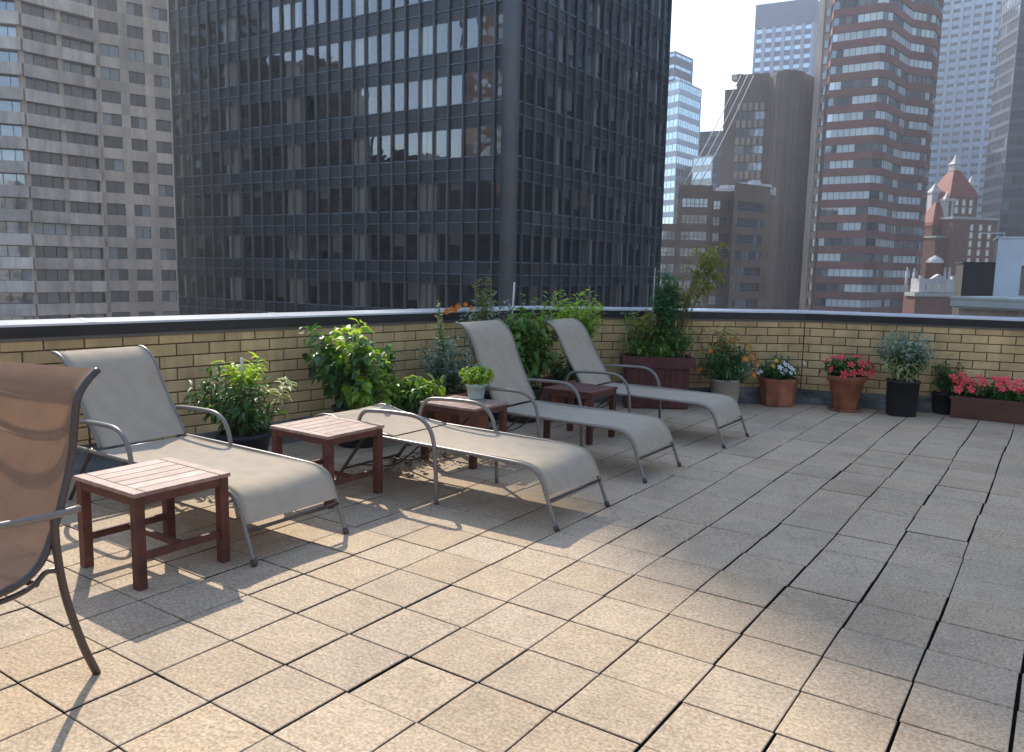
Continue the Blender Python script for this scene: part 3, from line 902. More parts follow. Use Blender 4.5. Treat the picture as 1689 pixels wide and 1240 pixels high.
FLM = {
    'red': flower_mesh('flower', 'fl_red', 'fl_red', 0.030, 5, 0.1),
    'coral': flower_mesh('flower', 'fl_coral', 'fl_red', 0.033, 5, 0.1),
    'orange': flower_mesh('flower', 'fl_orange', 'fl_orange', 0.022, 9, 0.4, 3),
    'yellow': flower_mesh('flower', 'fl_yellow', 'fl_yellow', 0.024, 9, 0.3, 2),
    'white': flower_mesh('flower', 'fl_white', 'fl_yellow', 0.024, 5, 0.15),
}


def flowers(parent, kind, spots, seed=3, sc=(0.85, 1.2)):
    """spots: local positions; each flower faces outwards/up"""
    rnd = random.Random(seed)
    for (x, y, z, dx, dy, dz) in spots:
        o = bpy.data.objects.new('flower', FLM[kind]); COL.objects.link(o); o.parent = parent
        o.location = (x, y, z)
        n = Vector((dx + rnd.gauss(0, .2), dy + rnd.gauss(0, .2), dz)).normalized()
        q = n.to_track_quat('Z', 'Y'); o.rotation_mode = 'XYZ'; o.rotation_euler = q.to_euler()
        s = rnd.uniform(*sc); o.scale = (s, s, s)


def dome_spots(n, rx, z0, z1, seed, front=True, cx=0, cy=0, ry=None, lo=0.25):
    rnd = random.Random(seed); out = []
    cdir = Vector((0.5, -0.85)) if front else None
    ry = ry or rx
    while len(out) < n:
        d = rand_dir_(rnd)
        if d.z < -0.2: continue
        if front and Vector((d.x, d.y)).dot(cdir) < -0.45: continue
        h = max(0, d.z)
        out.append((cx + d.x * rx, cy + d.y * ry, z0 + (z1 - z0) * (0.1 + 0.9 * h) + rnd.uniform(-.01, .02), d.x * 0.9, d.y * 0.9, lo + abs(d.z)))
    return out


def rand_dir_(rnd):
    z = rnd.uniform(-1, 1); a = rnd.uniform(0, 2 * PI); q = math.sqrt(1 - z * z)
    return Vector((q * math.cos(a), q * math.sin(a), z))


def round_pot(parent, m, rt_, rb, h, rim=0.012, rimh=0.035, n=32, sq=0.0, name='pot', smooth=True):
    b = MB()
    b.lathe([(0.0, 0.0), (rb * 0.97, 0.0), (rb, 0.006), (rt_ * 0.985 + (rb - rt_) * rimh / h, h - rimh), (rt_ + rim * 0.4, h - rimh), (rt_ + rim * 0.5, h - 0.004), (rt_ + rim * 0.3, h), (rt_ - rim * 0.7, h), (rt_ - rim * 0.9, h - 0.01), (rt_ * 0.93, h - rimh - 0.01)], n=n, sq=sq, smooth=smooth)
    o = b.build(name, MT[m], parent)
    s = MB(); s.lathe([(0.0, h - rimh * 0.7 + 0.008), (rt_ * 0.5, h - rimh * 0.7 + 0.004), (rt_ * 0.955, h - rimh * 0.75)], n=n, sq=sq)
    s.build('soil', MT['soil'], parent)
    return o


def stake(parent, p, q, rad=0.006):
    b = MB(); b.tube([p, q], rad, 6); b.build('stake', MT['stake'], parent)


def at_rim(px, py, z):
    g = G(px, py, z); return (g.x, g.y, 0.0)


TK = T
# 1 navy pot with variegated leafy plant near the first lounger
t = thing('potted_plant', 'navy pot with leafy variegated plant and white stake, behind the nearest lounger', 'potted plant', at_rim(402, 712, 0.85))
round_pot(t, 'pot_navy', 0.195, 0.15, 0.28, 0.02)
foliage(t, (0, 0, 0.26), 0.33, 0.35, 0.78, 44, 14, 0.09, 0.028, 'leaf_dark', seed=11, droop=0.5, lean=(-0.08, -0.06))
foliage(t, (0.0, 0.0, 0.26), 0.15, 0.64, 0.90, 14, 11, 0.085, 0.026, 'leaf_lime', seed=12, droop=0.5, rosette=True)
foliage(t, (0.12, 0.12, 0.26), 0.11, 0.5, 0.72, 8, 10, 0.075, 0.024, 'leaf_pale', seed=13, droop=0.5, rosette=True, lean=(0.10, 0.08))
foliage(t, (0.07, 0.03, 0.26), 0.10, 0.34, 0.46, 8, 9, 0.05, 0.02, 'leaf_lime', seed=14, droop=0.3, rosette=True)
stake(t, (0.01, -0.01, 0.24), (0.015, -0.012, 0.83), 0.011)

# 2 tall pepper-like bush
t = thing('potted_plant', 'tall broad-leaved bush with white stake in a black tub, behind the second table', 'potted plant', at_rim(592, 668, 1.02))
round_pot(t, 'pot_black', 0.22, 0.18, 0.335, 0.02)
foliage(t, (0, 0, 0.32), 0.42, 0.38, 1.14, 62, 13, 0.095, 0.055, 'leaf_dark', seed=21, droop=0.7, lean=(-0.14, -0.10))
foliage(t, (0.05, 0, 0.32), 0.30, 0.55, 1.14, 16, 9, 0.095, 0.055, 'leaf_lime', seed=22, droop=0.7, rosette=True, lean=(-0.08, -0.04))
foliage(t, (0.10, -0.02, 0.32), 0.24, 0.34, 0.66, 26, 9, 0.09, 0.055, 'leaf_lime', seed=23, droop=0.8, rosette=True, lean=(0.08, 0.06))
stake(t, (0.03, -0.06, 0.3), (0.0, -0.06, 0.98), 0.012)

# 3 low bright pepper in black pot
t = thing('potted_plant', 'low bright green leafy plant in a black pot, right of the tall staked bush', 'potted plant', at_rim(682, 668, 0.92))
round_pot(t, 'pot_black', 0.17, 0.13, 0.29, 0.015)
foliage(t, (0, 0, 0.28), 0.30, 0.28, 0.54, 40, 11, 0.085, 0.05, 'leaf_mid', seed=31, droop=0.8)
foliage(t, (0, 0, 0.28), 0.30, 0.34, 0.58, 22, 8, 0.08, 0.048, 'leaf_lime', seed=32, droop=0.8, rosette=True)

# 4 silver herb in terracotta
t = thing('potted_plant', 'silvery herb bush with one tall spire in a terracotta pot behind the basil table', 'potted plant', at_rim(738, 645, 1.0))
round_pot(t, 'terracotta', 0.20, 0.15, 0.33, 0.02)
foliage(t, (0, 0, 0.31), 0.34, 0.36, 0.92, 100, 17, 0.055, 0.020, 'leaf_silver', seed=41, droop=0.3, lean=(0.02, 0.0))
foliage(t, (0, 0, 0.31), 0.24, 0.30, 0.60, 30, 14, 0.05, 0.02, 'leaf_dark', seed=42, droop=0.3)
foliage(t, (-0.04, 0, 0.45), 0.11, 0.62, 1.24, 34, 16, 0.045, 0.017, 'leaf_pale', seed=43, rx_top=0.02, droop=0.2, lean=(-0.08, -0.04))

# 5 tall shrub with orange flowers
t = thing('potted_plant', 'tall loose shrub with orange blooms rising above the coping behind the steep-backed lounger', 'potted plant', at_rim(800, 640, 0.95))
round_pot(t, 'pot_black', 0.19, 0.15, 0.31, 0.015)
foliage(t, (0, 0, 0.29), 0.28, 0.70, 1.30, 70, 14, 0.06, 0.026, 'leaf_silver', seed=51, droop=0.3, lean=(0.02, 0.02))
foliage(t, (0, 0, 0.29), 0.14, 1.15, 1.50, 22, 13, 0.06, 0.024, 'leaf_olive', seed=52, droop=0.3)
flowers(t, 'orange', [(-0.26, -0.22, 1.10, .6, -.7, .3), (-0.20, -0.20, 1.13, .6, -.7, .3), (-0.30, -0.25, 1.08, .4, -.8, .1), (-0.14, -0.15, 1.15, .6, -.7, .3), (-0.23, -0.2, 1.09, .6, -.7, .3), (-0.05, -0.18, 1.12, .5, -.7, .2)], 5, (1.3, 1.8))

# 6 dark staked climber
t = thing('potted_plant', 'dark green climbing plant on a leaning white stake, between the two raised lounger backs', 'potted plant', at_rim(862, 640, 1.0))
round_pot(t, 'pot_black', 0.19, 0.15, 0.33, 0.015)
foliage(t, (0, 0, 0.31), 0.30, 0.38, 1.26, 70, 15, 0.09, 0.055, 'leaf_mid', seed=61, droop=0.9, lean=(0.05, 0.04))
foliage(t, (0, 0, 0.5), 0.24, 0.85, 1.34, 24, 10, 0.075, 0.048, 'leaf_mid', seed=62, droop=0.5, lean=(0.10, 0.08))
stake(t, (-0.13, -0.08, 0.3), (-0.09, -0.05, 1.38), 0.009)

# 7 light green shrub
t = thing('potted_plant', 'light green rounded shrub topping the parapet, behind the farthest lounger back', 'potted plant', at_rim(948, 628, 0.95))
round_pot(t, 'pot_black', 0.18, 0.14, 0.31, 0.015)
foliage(t, (0, 0, 0.30), 0.33, 0.86, 1.36, 85, 14, 0.07, 0.034, 'leaf_lime', seed=71, droop=0.25, lean=(-0.02, 0.0))
foliage(t, (0, 0, 0.30), 0.22, 0.6, 1.1, 22, 12, 0.065, 0.03, 'leaf_mid', seed=72, droop=0.4)

# 8 small plant in terracotta bowl
t = thing('potted_plant', 'terracotta pot with a low dark green plant, behind the shaded bare table', 'potted plant', at_rim(922, 614, 1.2))
round_pot(t, 'terracotta', 0.20, 0.15, 0.33, 0.02)
foliage(t, (0, 0, 0.31), 0.22, 0.34, 0.60, 36, 12, 0.05, 0.026, 'leaf_dark', seed=81, droop=0.3)


# terracotta troughs behind the tables
def trough(name, label, loc, rz, L, Wd, H, m, lip=0.012, swag=False, cat='planter', group=None):
    t = thing(name, label, cat, loc, rz, group)
    b = MB()
    q = 0.90
    P = []
    for (sc, z) in ((q, 0), (1.0, H - 0.03), (1.0, H)):
        for sx, sy in ((-1, -1), (1, -1), (1, 1), (-1, 1)):
            P.append((sx * (L / 2 - (1 - sc) * 0.2 * Wd), sy * Wd / 2 * sc, z))
    e = lip
    for sx, sy in ((-1, -1), (1, -1), (1, 1), (-1, 1)): P.append((sx * (L / 2 + e), sy * (Wd / 2 + e), H - 0.03))
    for sx, sy in ((-1, -1), (1, -1), (1, 1), (-1, 1)): P.append((sx * (L / 2 + e), sy * (Wd / 2 + e), H + 0.004))
    for sx, sy in ((-1, -1), (1, -1), (1, 1), (-1, 1)): P.append((sx * (L / 2 - 0.012), sy * (Wd / 2 - 0.012), H + 0.004))
    for sx, sy in ((-1, -1), (1, -1), (1, 1), (-1, 1)): P.append((sx * (L / 2 - 0.014), sy * (Wd / 2 - 0.014), H - 0.04))
    Fs = [(3, 2, 1, 0)]
    for (a, c) in ((0, 4), (4, 12), (12, 16), (16, 20), (20, 24)):
        for i in range(4):
            j = (i + 1) % 4
            Fs.append((a + i, a + j, c + j, c + i))
    b.add(P, Fs, 0.5)
    if swag:
        for sgn in (-1, 1):
            for k in (-1, 0, 1):
                cx = k * L * 0.3
                pts = [(cx + L * 0.13 * math.cos(a), sgn * (Wd / 2 * 0.955 + 0.002), H * 0.50 + H * 0.16 * math.sin(a)) for a in [PI + PI * i / 8 for i in range(9)]]
                b.tube(pts, 0.007, 6)
    b.build('box', MT[m], t)
    s = MB(); s.add([(-L / 2 + .014, -Wd / 2 + .014, H - .03), (L / 2 - .014, -Wd / 2 + .014, H - .03), (L / 2 - .014, Wd / 2 - .014, H - .03), (-L / 2 + .014, Wd / 2 - .014, H - .03)], [(0, 1, 2, 3)], 0.5)
    s.build('soil', MT['soil'], t)
    return t


g = G(762, 690, 0.3)
t = trough('trough', 'long terracotta trough with garland relief under the basil table', (g.x, g.y, 0), R(35), 0.50, 0.20, 0.22, 'terracotta', swag=True)
foliage(t, (0, 0, 0.2), 0.05, 0.2, 0.27, 8, 4, 0.03, 0.012, 'leaf_dark', seed=91)
g = G(930, 660, 0.3)
t = trough('trough', 'dark terracotta trough with garland relief under the shaded table', (g.x, g.y, 0), R(35), 0.50, 0.20, 0.22, 'terracotta', swag=True)
foliage(t, (0, 0, 0.2), 0.05, 0.2, 0.27, 8, 4, 0.03, 0.012, 'leaf_dark', seed=92)

# basil on the third table
g = G(785, 656, 1.415)
t = thing('potted_plant', 'bright basil bush in a pale mint pot standing on the red-brown table', 'potted plant', (g.x, g.y, 1.40 * T + 0.002))
round_pot(t, 'pot_mint', 0.088, 0.062, 0.125, 0.008, 0.02)
foliage(t, (0, 0, 0.115), 0.155, 0.115, 0.27, 70, 12, 0.032, 0.021, 'leaf_lime', seed=101, droop=0.3, shell=0.5, start=0.55)
foliage(t, (0, 0, 0.115), 0.12, 0.10, 0.20, 25, 10, 0.032, 0.021, 'leaf_mid', seed=102, droop=0.3)

# red wooden planter with vine and trellis
g = G(1087, 592, 1.70); g.z = 0
ang = math.atan2(6.1, 7.35) - R(8)
nrm = Vector((-math.sin(ang), math.cos(ang)))
pc = (g.x + nrm.x * 0.20, g.y + nrm.y * 0.20, 0)
t = thing('wooden_planter', 'large dark red slatted wooden planter with vines and yellow-green sprays', 'planter', pc, ang)
L_, W_, H_ = 0.70, 0.34, 0.58
b = MB()
n = 10
for i in range(n):
    x0 = -L_ / 2 + i * L_ / n
    for sy in (-1, 1):
        y = sy * W_ / 2
        b.box((x0 + 0.002, min(y, y - sy * 0.018), 0.01), (x0 + L_ / n - 0.002, max(y, y - sy * 0.018), H_ - 0.05), random.random(), bev=0.0015)
for i in range(5):
    y0 = -W_ / 2 + 0.019 + i * (W_ - 0.038) / 5
    for sx in (-1, 1):
        x = sx * L_ / 2
        b.box((min(x, x - sx * 0.018), y0 + 0.001, 0.01), (max(x, x - sx * 0.018), y0 + (W_ - 0.038) / 5 - 0.001, H_ - 0.05), random.random(), bev=0.0015)
b.build('side_panel', MT['planter_wood'], t)
b = MB()
e = 0.045
b.box((-L_ / 2 - e, -W_ / 2 - e, H_ - 0.12), (L_ / 2 + e, -W_ / 2 - 0.004, H_), 0.6, bev=0.002)
b.box((-L_ / 2 - e, W_ / 2 + 0.004, H_ - 0.12), (L_ / 2 + e, W_ / 2 + e, H_), 0.4, bev=0.002)
b.box((-L_ / 2 - e, -W_ / 2 - 0.003, H_ - 0.12), (-L_ / 2 - 0.002, W_ / 2 + 0.003, H_ - 0.001), 0.5, bev=0.002)
b.box((L_ / 2 + 0.002, -W_ / 2 - 0.003, H_ - 0.12), (L_ / 2 + e, W_ / 2 + 0.003, H_ - 0.001), 0.5, bev=0.002)
b.build('rim', MT['planter_wood'], t)
b = MB(); b.box((-L_ / 2 + 0.02, -W_ / 2 + 0.02, 0.3), (L_ / 2 - 0.02, W_ / 2 - 0.02, H_ - 0.04)); b.build('soil', MT['soil'], t)
zb = H_ - 0.03
foliage(t, (0, 0, zb), 0.42, zb - 0.04, 0.98, 120, 15, 0.07, 0.032, 'leaf_mid', seed=111, ry=0.22, droop=0.5, lean=(-0.02, 0))
foliage(t, (-0.05, 0, zb), 0.30, 0.8, 1.16, 40, 13, 0.075, 0.03, 'leaf_olive', seed=112, ry=0.2, droop=0.3)
foliage(t, (0.06, 0, zb), 0.18, 0.80, 1.66, 80, 18, 0.065, 0.038, 'leaf_blue', seed=113, droop=0.4, rx_top=0.10, lean=(0.02, 0))
foliage(t, (0.0, 0, zb), 0.16, 1.35, 1.80, 9, 9, 0.045, 0.025, 'leaf_blue', seed=117, droop=0.4, rx_top=0.12, lean=(-0.06, 0))
foliage(t, (0.18, 0.02, zb), 0.34, 1.15, 1.88, 34, 20, 0.075, 0.027, 'leaf_olive', 'stem', seed=114, ry=0.2, droop=0.6, lean=(0.46, 0), bend=1.5, shell=0.5, start=0.5)
foliage(t, (0.25, 0.0, zb), 0.2, 0.7, 0.98, 9, 10, 0.06, 0.022, 'leaf_mid', 'stem', seed=115, ry=0.12, droop=0.3, lean=(0.35, 0.0), bend=0.8)
foliage(t, (-0.30, 0.0, zb), 0.12, 1.0, 1.14, 7, 9, 0.06, 0.026, 'leaf_mid', 'stem', seed=116, ry=0.12, droop=0.3, lean=(-0.1, 0.0))
stake(t, (-0.07, 0.0, zb), (-0.06, 0.0, 1.55), 0.006)

# low navy box
g = G(1155, 640, 0.55)
t = trough('trough', 'low navy plastic box on the floor between the red planter and the cream pot', (g.x, g.y, 0), ang, 0.34, 0.20, 0.13, 'pot_navy')

# marigolds in cream pot
t = thing('potted_plant', 'marigold bush with orange flowers in a plain cream pot', 'potted plant', at_rim(1197, 624, 0.98), 0)
round_pot(t, 'pot_cream', 0.168, 0.145, 0.32, 0.006, 0.02)
b = MB(); b.lathe([(0, 0.0), (0.19, 0.0), (0.205, 0.022), (0.195, 0.022), (0.18, 0.006)], n=30); b.build('saucer', MT['pot_cream'], t)
foliage(t, (0, 0, 0.31), 0.36, 0.24, 0.76, 150, 16, 0.052, 0.019, 'leaf_dark', seed=121, droop=0.3, shell=0.45)
foliage(t, (0, 0, 0.31), 0.33, 0.28, 0.68, 60, 13, 0.05, 0.016, 'leaf_silver', seed=123, droop=0.3, shell=0.45, lean=(0.12, 0.08))
foliage(t, (-0.02, 0, 0.31), 0.15, 0.70, 0.95, 16, 12, 0.085, 0.016, 'leaf_olive', seed=122, droop=0.4, lean=(0.0, 0))
flowers(t, 'orange', dome_spots(18, 0.35, 0.36, 0.76, 12), 7, (1.5, 2.2))
flowers(t, 'yellow', dome_spots(6, 0.30, 0.6, 0.80, 14), 8, (1.0, 1.4))

# octagonal terracotta bowl
t = thing('potted_plant', 'low octagonal terracotta bowl of white and yellow flowers', 'potted plant', at_rim(1285, 622, 0.98), R(22))
round_pot(t, 'terracotta', 0.225, 0.185, 0.32, 0.018, 0.04, n=8, smooth=False)
foliage(t, (0, 0, 0.31), 0.29, 0.30, 0.50, 90, 13, 0.04, 0.016, 'leaf_dark', seed=131, droop=0.4, shell=0.4)
foliage(t, (0, 0, 0.31), 0.20, 0.4, 0.64, 25, 12, 0.045, 0.018, 'leaf_blue', seed=132, droop=0.3, lean=(-0.08, 0))
flowers(t, 'white', [(x, y, z, .5, -.6, .6) for (x, y, z) in ((-.02, -.22, .46), (.03, -.2, .50), (.08, -.19, .47), (.04, -.23, .43), (.12, -.17, .44), (.10, -.2, .40), (.0, -.24, .40), (.15, -.15, .40), (-.22, -.16, .40), (-.25, -.14, .38), (.26, -.02, .50))], 5, (1.2, 1.7))
flowers(t, 'yellow', [(-.06, -.18, .53, .4, -.6, .6), (-.10, -.2, .47, .4, -.6, .5)], 5, (1.1, 1.4))

# terracotta pot of red impatiens
t = thing('potted_plant', 'tall terracotta pot on a saucer filled with red flowers', 'potted plant', at_rim(1397, 618, 1.22))
round_pot(t, 'terracotta', 0.20, 0.125, 0.40, 0.018, 0.06)
b = MB(); b.lathe([(0, 0.0), (0.165, 0.0), (0.185, 0.028), (0.175, 0.028), (0.16, 0.008)], n=30); b.build('saucer', MT['terracotta'], t)
foliage(t, (0, 0, 0.38), 0.27, 0.38, 0.60, 90, 13, 0.055, 0.028, 'leaf_dark', seed=141, droop=0.4, shell=0.4)
flowers(t, 'red', dome_spots(26, 0.28, 0.42, 0.63, 142), 9, (1.4, 2.1))

# black pot
t = thing('potted_plant', 'square-sided black pot with pale silvery bush, left of the long flower trough', 'potted plant', at_rim(1490, 626, 1.18), R(20))
round_pot(t, 'pot_black', 0.165, 0.15, 0.385, 0.008, 0.02, n=36, sq=0.55)
foliage(t, (0, 0, 0.37), 0.33, 0.55, 1.0, 110, 15, 0.055, 0.024, 'leaf_silver', seed=151, droop=0.4, lean=(0.0, 0))
foliage(t, (0, 0, 0.37), 0.26, 0.40, 0.72, 34, 12, 0.09, 0.016, 'leaf_pale', seed=152, droop=0.6)
foliage(t, (0, 0, 0.37), 0.24, 0.50, 0.85, 34, 12, 0.05, 0.022, 'leaf_dark', seed=153, droop=0.4)

# small plant behind the trough
g = G(1555, 645, 0.8)
t = thing('potted_plant', 'small dark sprig in a black pot behind the left end of the flower trough', 'potted plant', (g.x, g.y + 0.12, 0))
round_pot(t, 'pot_black', 0.12, 0.10, 0.24, 0.008)
foliage(t, (0, 0, 0.23), 0.20, 0.28, 0.68, 34, 12, 0.05, 0.022, 'leaf_dark', seed=161, droop=0.4, lean=(0.04, 0))

# long flower trough
g = G(1566, 688, 0.0); g2 = G(1689, 701, 0.0)
dv = (g2 - g); dv.z = 0; dv.normalize()
rz = math.atan2(dv.y, dv.x)
Lt = 0.95
c0 = g + dv * (Lt / 2) + Vector((-dv.y, dv.x, 0)) * 0.12
t = trough('flower_trough', 'long brown trough full of coral red flowers at the right edge', (c0.x, c0.y, 0), rz, Lt, 0.23, 0.235, 'planter_brown')
for k in range(4):
    foliage(t, (-0.36 + k * 0.24, 0, 0.21), 0.17, 0.22, 0.40, 34, 12, 0.055, 0.028, 'leaf_dark', seed=171 + k, droop=0.4, shell=0.3, ry=0.15)
rr = random.Random(77)
flowers(t, 'coral', [(rr.uniform(-0.48, 0.48), rr.uniform(-0.17, 0.1), rr.uniform(0.30, 0.46), 0.1, -0.6, 0.8) for _ in range(70)], 10, (1.3, 1.9))

# dry leaves on the floor
b = MB(); rr = random.Random(5)
for cxp, cyp, sp_, n in ((672, 762, 0.10, 60), (640, 778, 0.12, 25), (712, 752, 0.10, 35), (735, 765, 0.08, 16)):
    g = G(cxp, cyp)
    for _ in range(n):
        p = Vector((g.x + rr.gauss(0, sp_), g.y + rr.gauss(0, sp_ * 1.3), 0.004 + rr.random() * 0.012))
        d = Vector((rr.uniform(-1, 1), rr.uniform(-1, 1), rr.uniform(-0.1, 0.5)))
        leaf_faces(b, p, d, Vector((rr.gauss(0, .5), rr.gauss(0, .5), 1)), rr.uniform(0.025, 0.055), rr.uniform(0.01, 0.025), rr.random(), 0, 0.6, 0.5)
tag(b.build('dry_leaves', MT['dry']), 'dry fallen leaves scattered on the pavers under the flat lounger', 'leaves', kind='stuff')

# ------------------------------------------------------------------ city
STREET_Z = -60.0
b = MB(); b.add([(-600, -600, STREET_Z), (600, -600, STREET_Z), (600, 600, STREET_Z), (-600, 600, STREET_Z)], [(0, 1, 2, 3)])
tag(b.build('street', MT['street']), kind='structure')


class Face:
    """a wall run from p0 to p1 (left to right as seen from the terrace)"""
    def __init__(s, p0, p1):
        s.p0 = Vector(p0); s.p1 = Vector(p1); d = s.p1 - s.p0; s.L = d.length; s.t = d / s.L; s.n = Vector((s.t.y, -s.t.x))

    def P(s, u, z, o=0.0):
        q = s.p0 + s.t * u + s.n * o
        return (q.x, q.y, z)

    def quad(s, mb, u0, u1, z0, z1, o=0.0, r=0.5, m=0, jit=0.0):
        j = [random.uniform(-jit, jit) for _ in range(3)] + [0] if jit else [0] * 4
        j[3] = j[0] + j[2] - j[1]
        mb.add([s.P(u0, z0, o + j[0]), s.P(u1, z0, o + j[1]), s.P(u1, z1, o + j[2]), s.P(u0, z1, o + j[3])], [(0, 1, 2, 3)], r, m)

    def box(s, mb, u0, u1, z0, z1, o0, o1, r=0.5, m=0):
        V = [s.P(u0, z0, o1), s.P(u1, z0, o1), s.P(u1, z0, o0), s.P(u0, z0, o0), s.P(u0, z1, o1), s.P(u1, z1, o1), s.P(u1, z1, o0), s.P(u0, z1, o0)]
        mb.add(V, [(3, 2, 1, 0), (4, 5, 6, 7), (0, 1, 5, 4), (1, 2, 6, 5), (2, 3, 7, 6), (3, 0, 4, 7)], r, m)

    def wall(s, mb, z0, z1, ops, depth=0.3, m=0, r=None, cell=None):
        us = sorted(set([0.0, s.L] + [u for o in ops for u in o[:2]])); zs = sorted(set([z0, z1] + [z for o in ops for z in o[2:4]]))
        S = set((round(o[0], 4), round(o[2], 4)) for o in ops)

        def hit(u, z):
            for o in ops:
                if o[0] < u < o[1] and o[2] < z < o[3]: return True
            return False
        for i in range(len(us) - 1):
            for k in range(len(zs) - 1):
                u, z = (us[i] + us[i + 1]) / 2, (zs[k] + zs[k + 1]) / 2
                if not hit(u, z): s.quad(mb, us[i], us[i + 1], zs[k], zs[k + 1], 0, random.random() if r is None else r, m)
        for (a, c, e, f) in [o[:4] for o in ops]:
            for (A, B_) in (((a, e), (c, e)), ((c, e), (c, f)), ((c, f), (a, f)), ((a, f), (a, e))):
                mb.add([s.P(A[0], A[1], 0), s.P(B_[0], B_[1], 0), s.P(B_[0], B_[1], -depth), s.P(A[0], A[1], -depth)], [(0, 3, 2, 1)], 0.5, m)


class Windows:
    """collects windows; the first ones in view become parts, the rest one 'stuff' part"""
    def __init__(s, parent, mats, zr, cap=100):
        s.parent = parent; s.mats = mats; s.zr = zr; s.cap = cap; s.rest = MB(); s.n = 0

    def add(s, face, u0, u1, z0, z1, n=1, o=-0.3, fr=0.05, runs=None, jit=0.0, split_h=False, name='window'):
        vis = s.zr[0] < (z0 + z1) / 2 < s.zr[1] and s.n < s.cap
        mb = MB() if vis else s.rest
        w_ = (u1 - u0) / n
        run = 0; val = 0
        for i in range(n):
            if runs:
                if run <= 0: run = random.randint(*runs); val = random.random()
                run -= 1; rv = min(1, max(0, val + random.gauss(0, 0.05)))
            else: rv = random.random()
            face.quad(mb, u0 + i * w_, u0 + (i + 1) * w_, z0, z1, o, rv, 0, jit)
        for i in range(n + 1):
            u = u0 + i * w_
            face.box(mb, max(u0, u - fr / 2), min(u1, u + fr / 2), z0, z1, o + 0.002, o + 0.06, 0.5, 1)
        face.box(mb, u0, u1, z0, z0 + fr, o + 0.003, o + 0.07, 0.5, 1)
        face.box(mb, u0, u1, z1 - fr, z1, o + 0.003, o + 0.07, 0.5, 1)
        if split_h:
            zz = z0 + (z1 - z0) * 0.35
            face.box(mb, u0, u1, zz, zz + fr, o + 0.003, o + 0.065, 0.5, 1)
        if vis:
            mb.build(name, s.mats, s.parent, None); s.n += 1

    def finish(s, name='window'):
        if s.rest.v:
            tag(s.rest.build(name, s.mats, s.parent), kind='stuff')


def local(parent):
    """shift nothing: city parts are modelled in world space under an Empty kept at the origin of the lot"""
    return parent


def building(name, label, cat='building', group=None):
    return thing(name, label, cat, (0, 0, 0), 0, group)


def body(parent, poly, z1, m, z0=STREET_Z, name='body'):
    b = MB()
    # poly is listed left to right along the visible side, then the back; make it counter-clockwise seen from above
    A = sum(poly[i].x * poly[(i + 1) % len(poly)].y - poly[(i + 1) % len(poly)].x * poly[i].y for i in range(len(poly)))
    pl = poly if A > 0 else poly[::-1]
    b.prism([(p.x, p.y) for p in pl], z0, z1)
    return b.build(name, m, parent)


def back(p, dd):
    """point pushed away from the terrace by dd metres along its own line of sight"""
    d = Vector((p.x - CAM.x, p.y - CAM.y)).normalized()
    return p + d * dd


# ---- the dark glass tower
K0, KL, KR = BP(838, 57.0), BP(296, 77.0), BP(1086, 78.0)
tw = building('office_tower', 'dark steel and glass office tower with close vertical mullions, largest in view', 'office tower')
SH = 3.70
ztop = 98.0
zphase = ZH(838, 384, 57.0)      # head of one window row at the corner
fl = Face(KL, K0); fr_ = Face(K0, KR)
heads = [zphase + SH * k for k in range(-16, 26) if zphase + SH * k < ztop - 1 and zphase + SH * k > STREET_Z + 6]
zr = (ZH(838, 505, 57), ZH(296, 0, 77))
VH = 1.95
steel = MB(); sp = MB(); st = MB(); itr = MB()
glass_list = []
for f, bays in ((fl, 28), (fr_, 18)):
    bw = f.L / bays
    for i in range(bays + 1):
        u = i * bw
        f.box(steel, max(0, u - 0.06), min(f.L, u + 0.06), STREET_Z, ztop, 0.02, 0.20, random.random())
    f.box(steel, 0, f.L, ztop - 1.6, ztop, -0.3, 0.015, 0.5)
    for h in heads:
        # spandrel zone between this sill and the head below
        zs = h - VH; zb_ = h - SH
        for i in range(bays):
            a, c = i * bw + 0.061, (i + 1) * bw - 0.061
            f.quad(sp, a, c, zb_ + 0.04, zb_ + 0.74, -0.02, random.random(), 0, 0.006)
            f.quad(sp, a, c, zb_ + 0.80, zs - 0.12, -0.02, random.random(), 0, 0.006)
            f.box(st, a, c, zb_ + 0.745, zb_ + 0.795, -0.02, 0.07, random.random())
            f.box(st, a, c, zs - 0.115, zs - 0.05, -0.02, 0.05, random.random())
            f.box(steel, a, c, zb_ - 0.03, zb_ + 0.035, -0.02, 0.04, 0.5)
            glass_list.append((f, a, c, zs - 0.045, h - 0.035))
    # floors and back wall of the offices
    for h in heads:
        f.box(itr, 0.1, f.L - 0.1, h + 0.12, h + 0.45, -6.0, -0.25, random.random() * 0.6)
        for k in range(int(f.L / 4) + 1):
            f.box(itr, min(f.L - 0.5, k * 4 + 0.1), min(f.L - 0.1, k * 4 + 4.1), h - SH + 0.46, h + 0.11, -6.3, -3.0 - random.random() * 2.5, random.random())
pier = MB()
c45 = (fl.n + fr_.n).normalized()
pier.tube([(K0.x - c45.x * 0.25, K0.y - c45.y * 0.25, STREET_Z), (K0.x - c45.x * 0.25, K0.y - c45.y * 0.25, ztop)], 0.62, 8)
pier.build('corner_pier', MT['steel'], tw)
steel.build('mullion_grid', MT['steel'], tw)
sp.build('spandrel', MT['spandrel'], tw)
st.build('metal_strip', MT['strip'], tw)
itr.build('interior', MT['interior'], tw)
# beige columns just behind the glass
for (f, us) in ((fl, [0.55, 7.2, 8.05, 15.0, 15.9, 22.4, 23.3, 29.3, 30.2, 36.9]), (fr_, [1.0, 6.6, 12.2, 17.8, 23.6])):
    for u in us:
        cb = MB(); wd_ = 0.26 if f is fl and u not in (8.05, 15.9, 23.3, 30.2) else 0.42
        u = min(u, f.L - 0.6)
        f.box(cb, u - wd_, u + wd_, STREET_Z, ztop - 2, -0.75, -0.30, random.random())
        cb.build('column', MT['column'], tw)
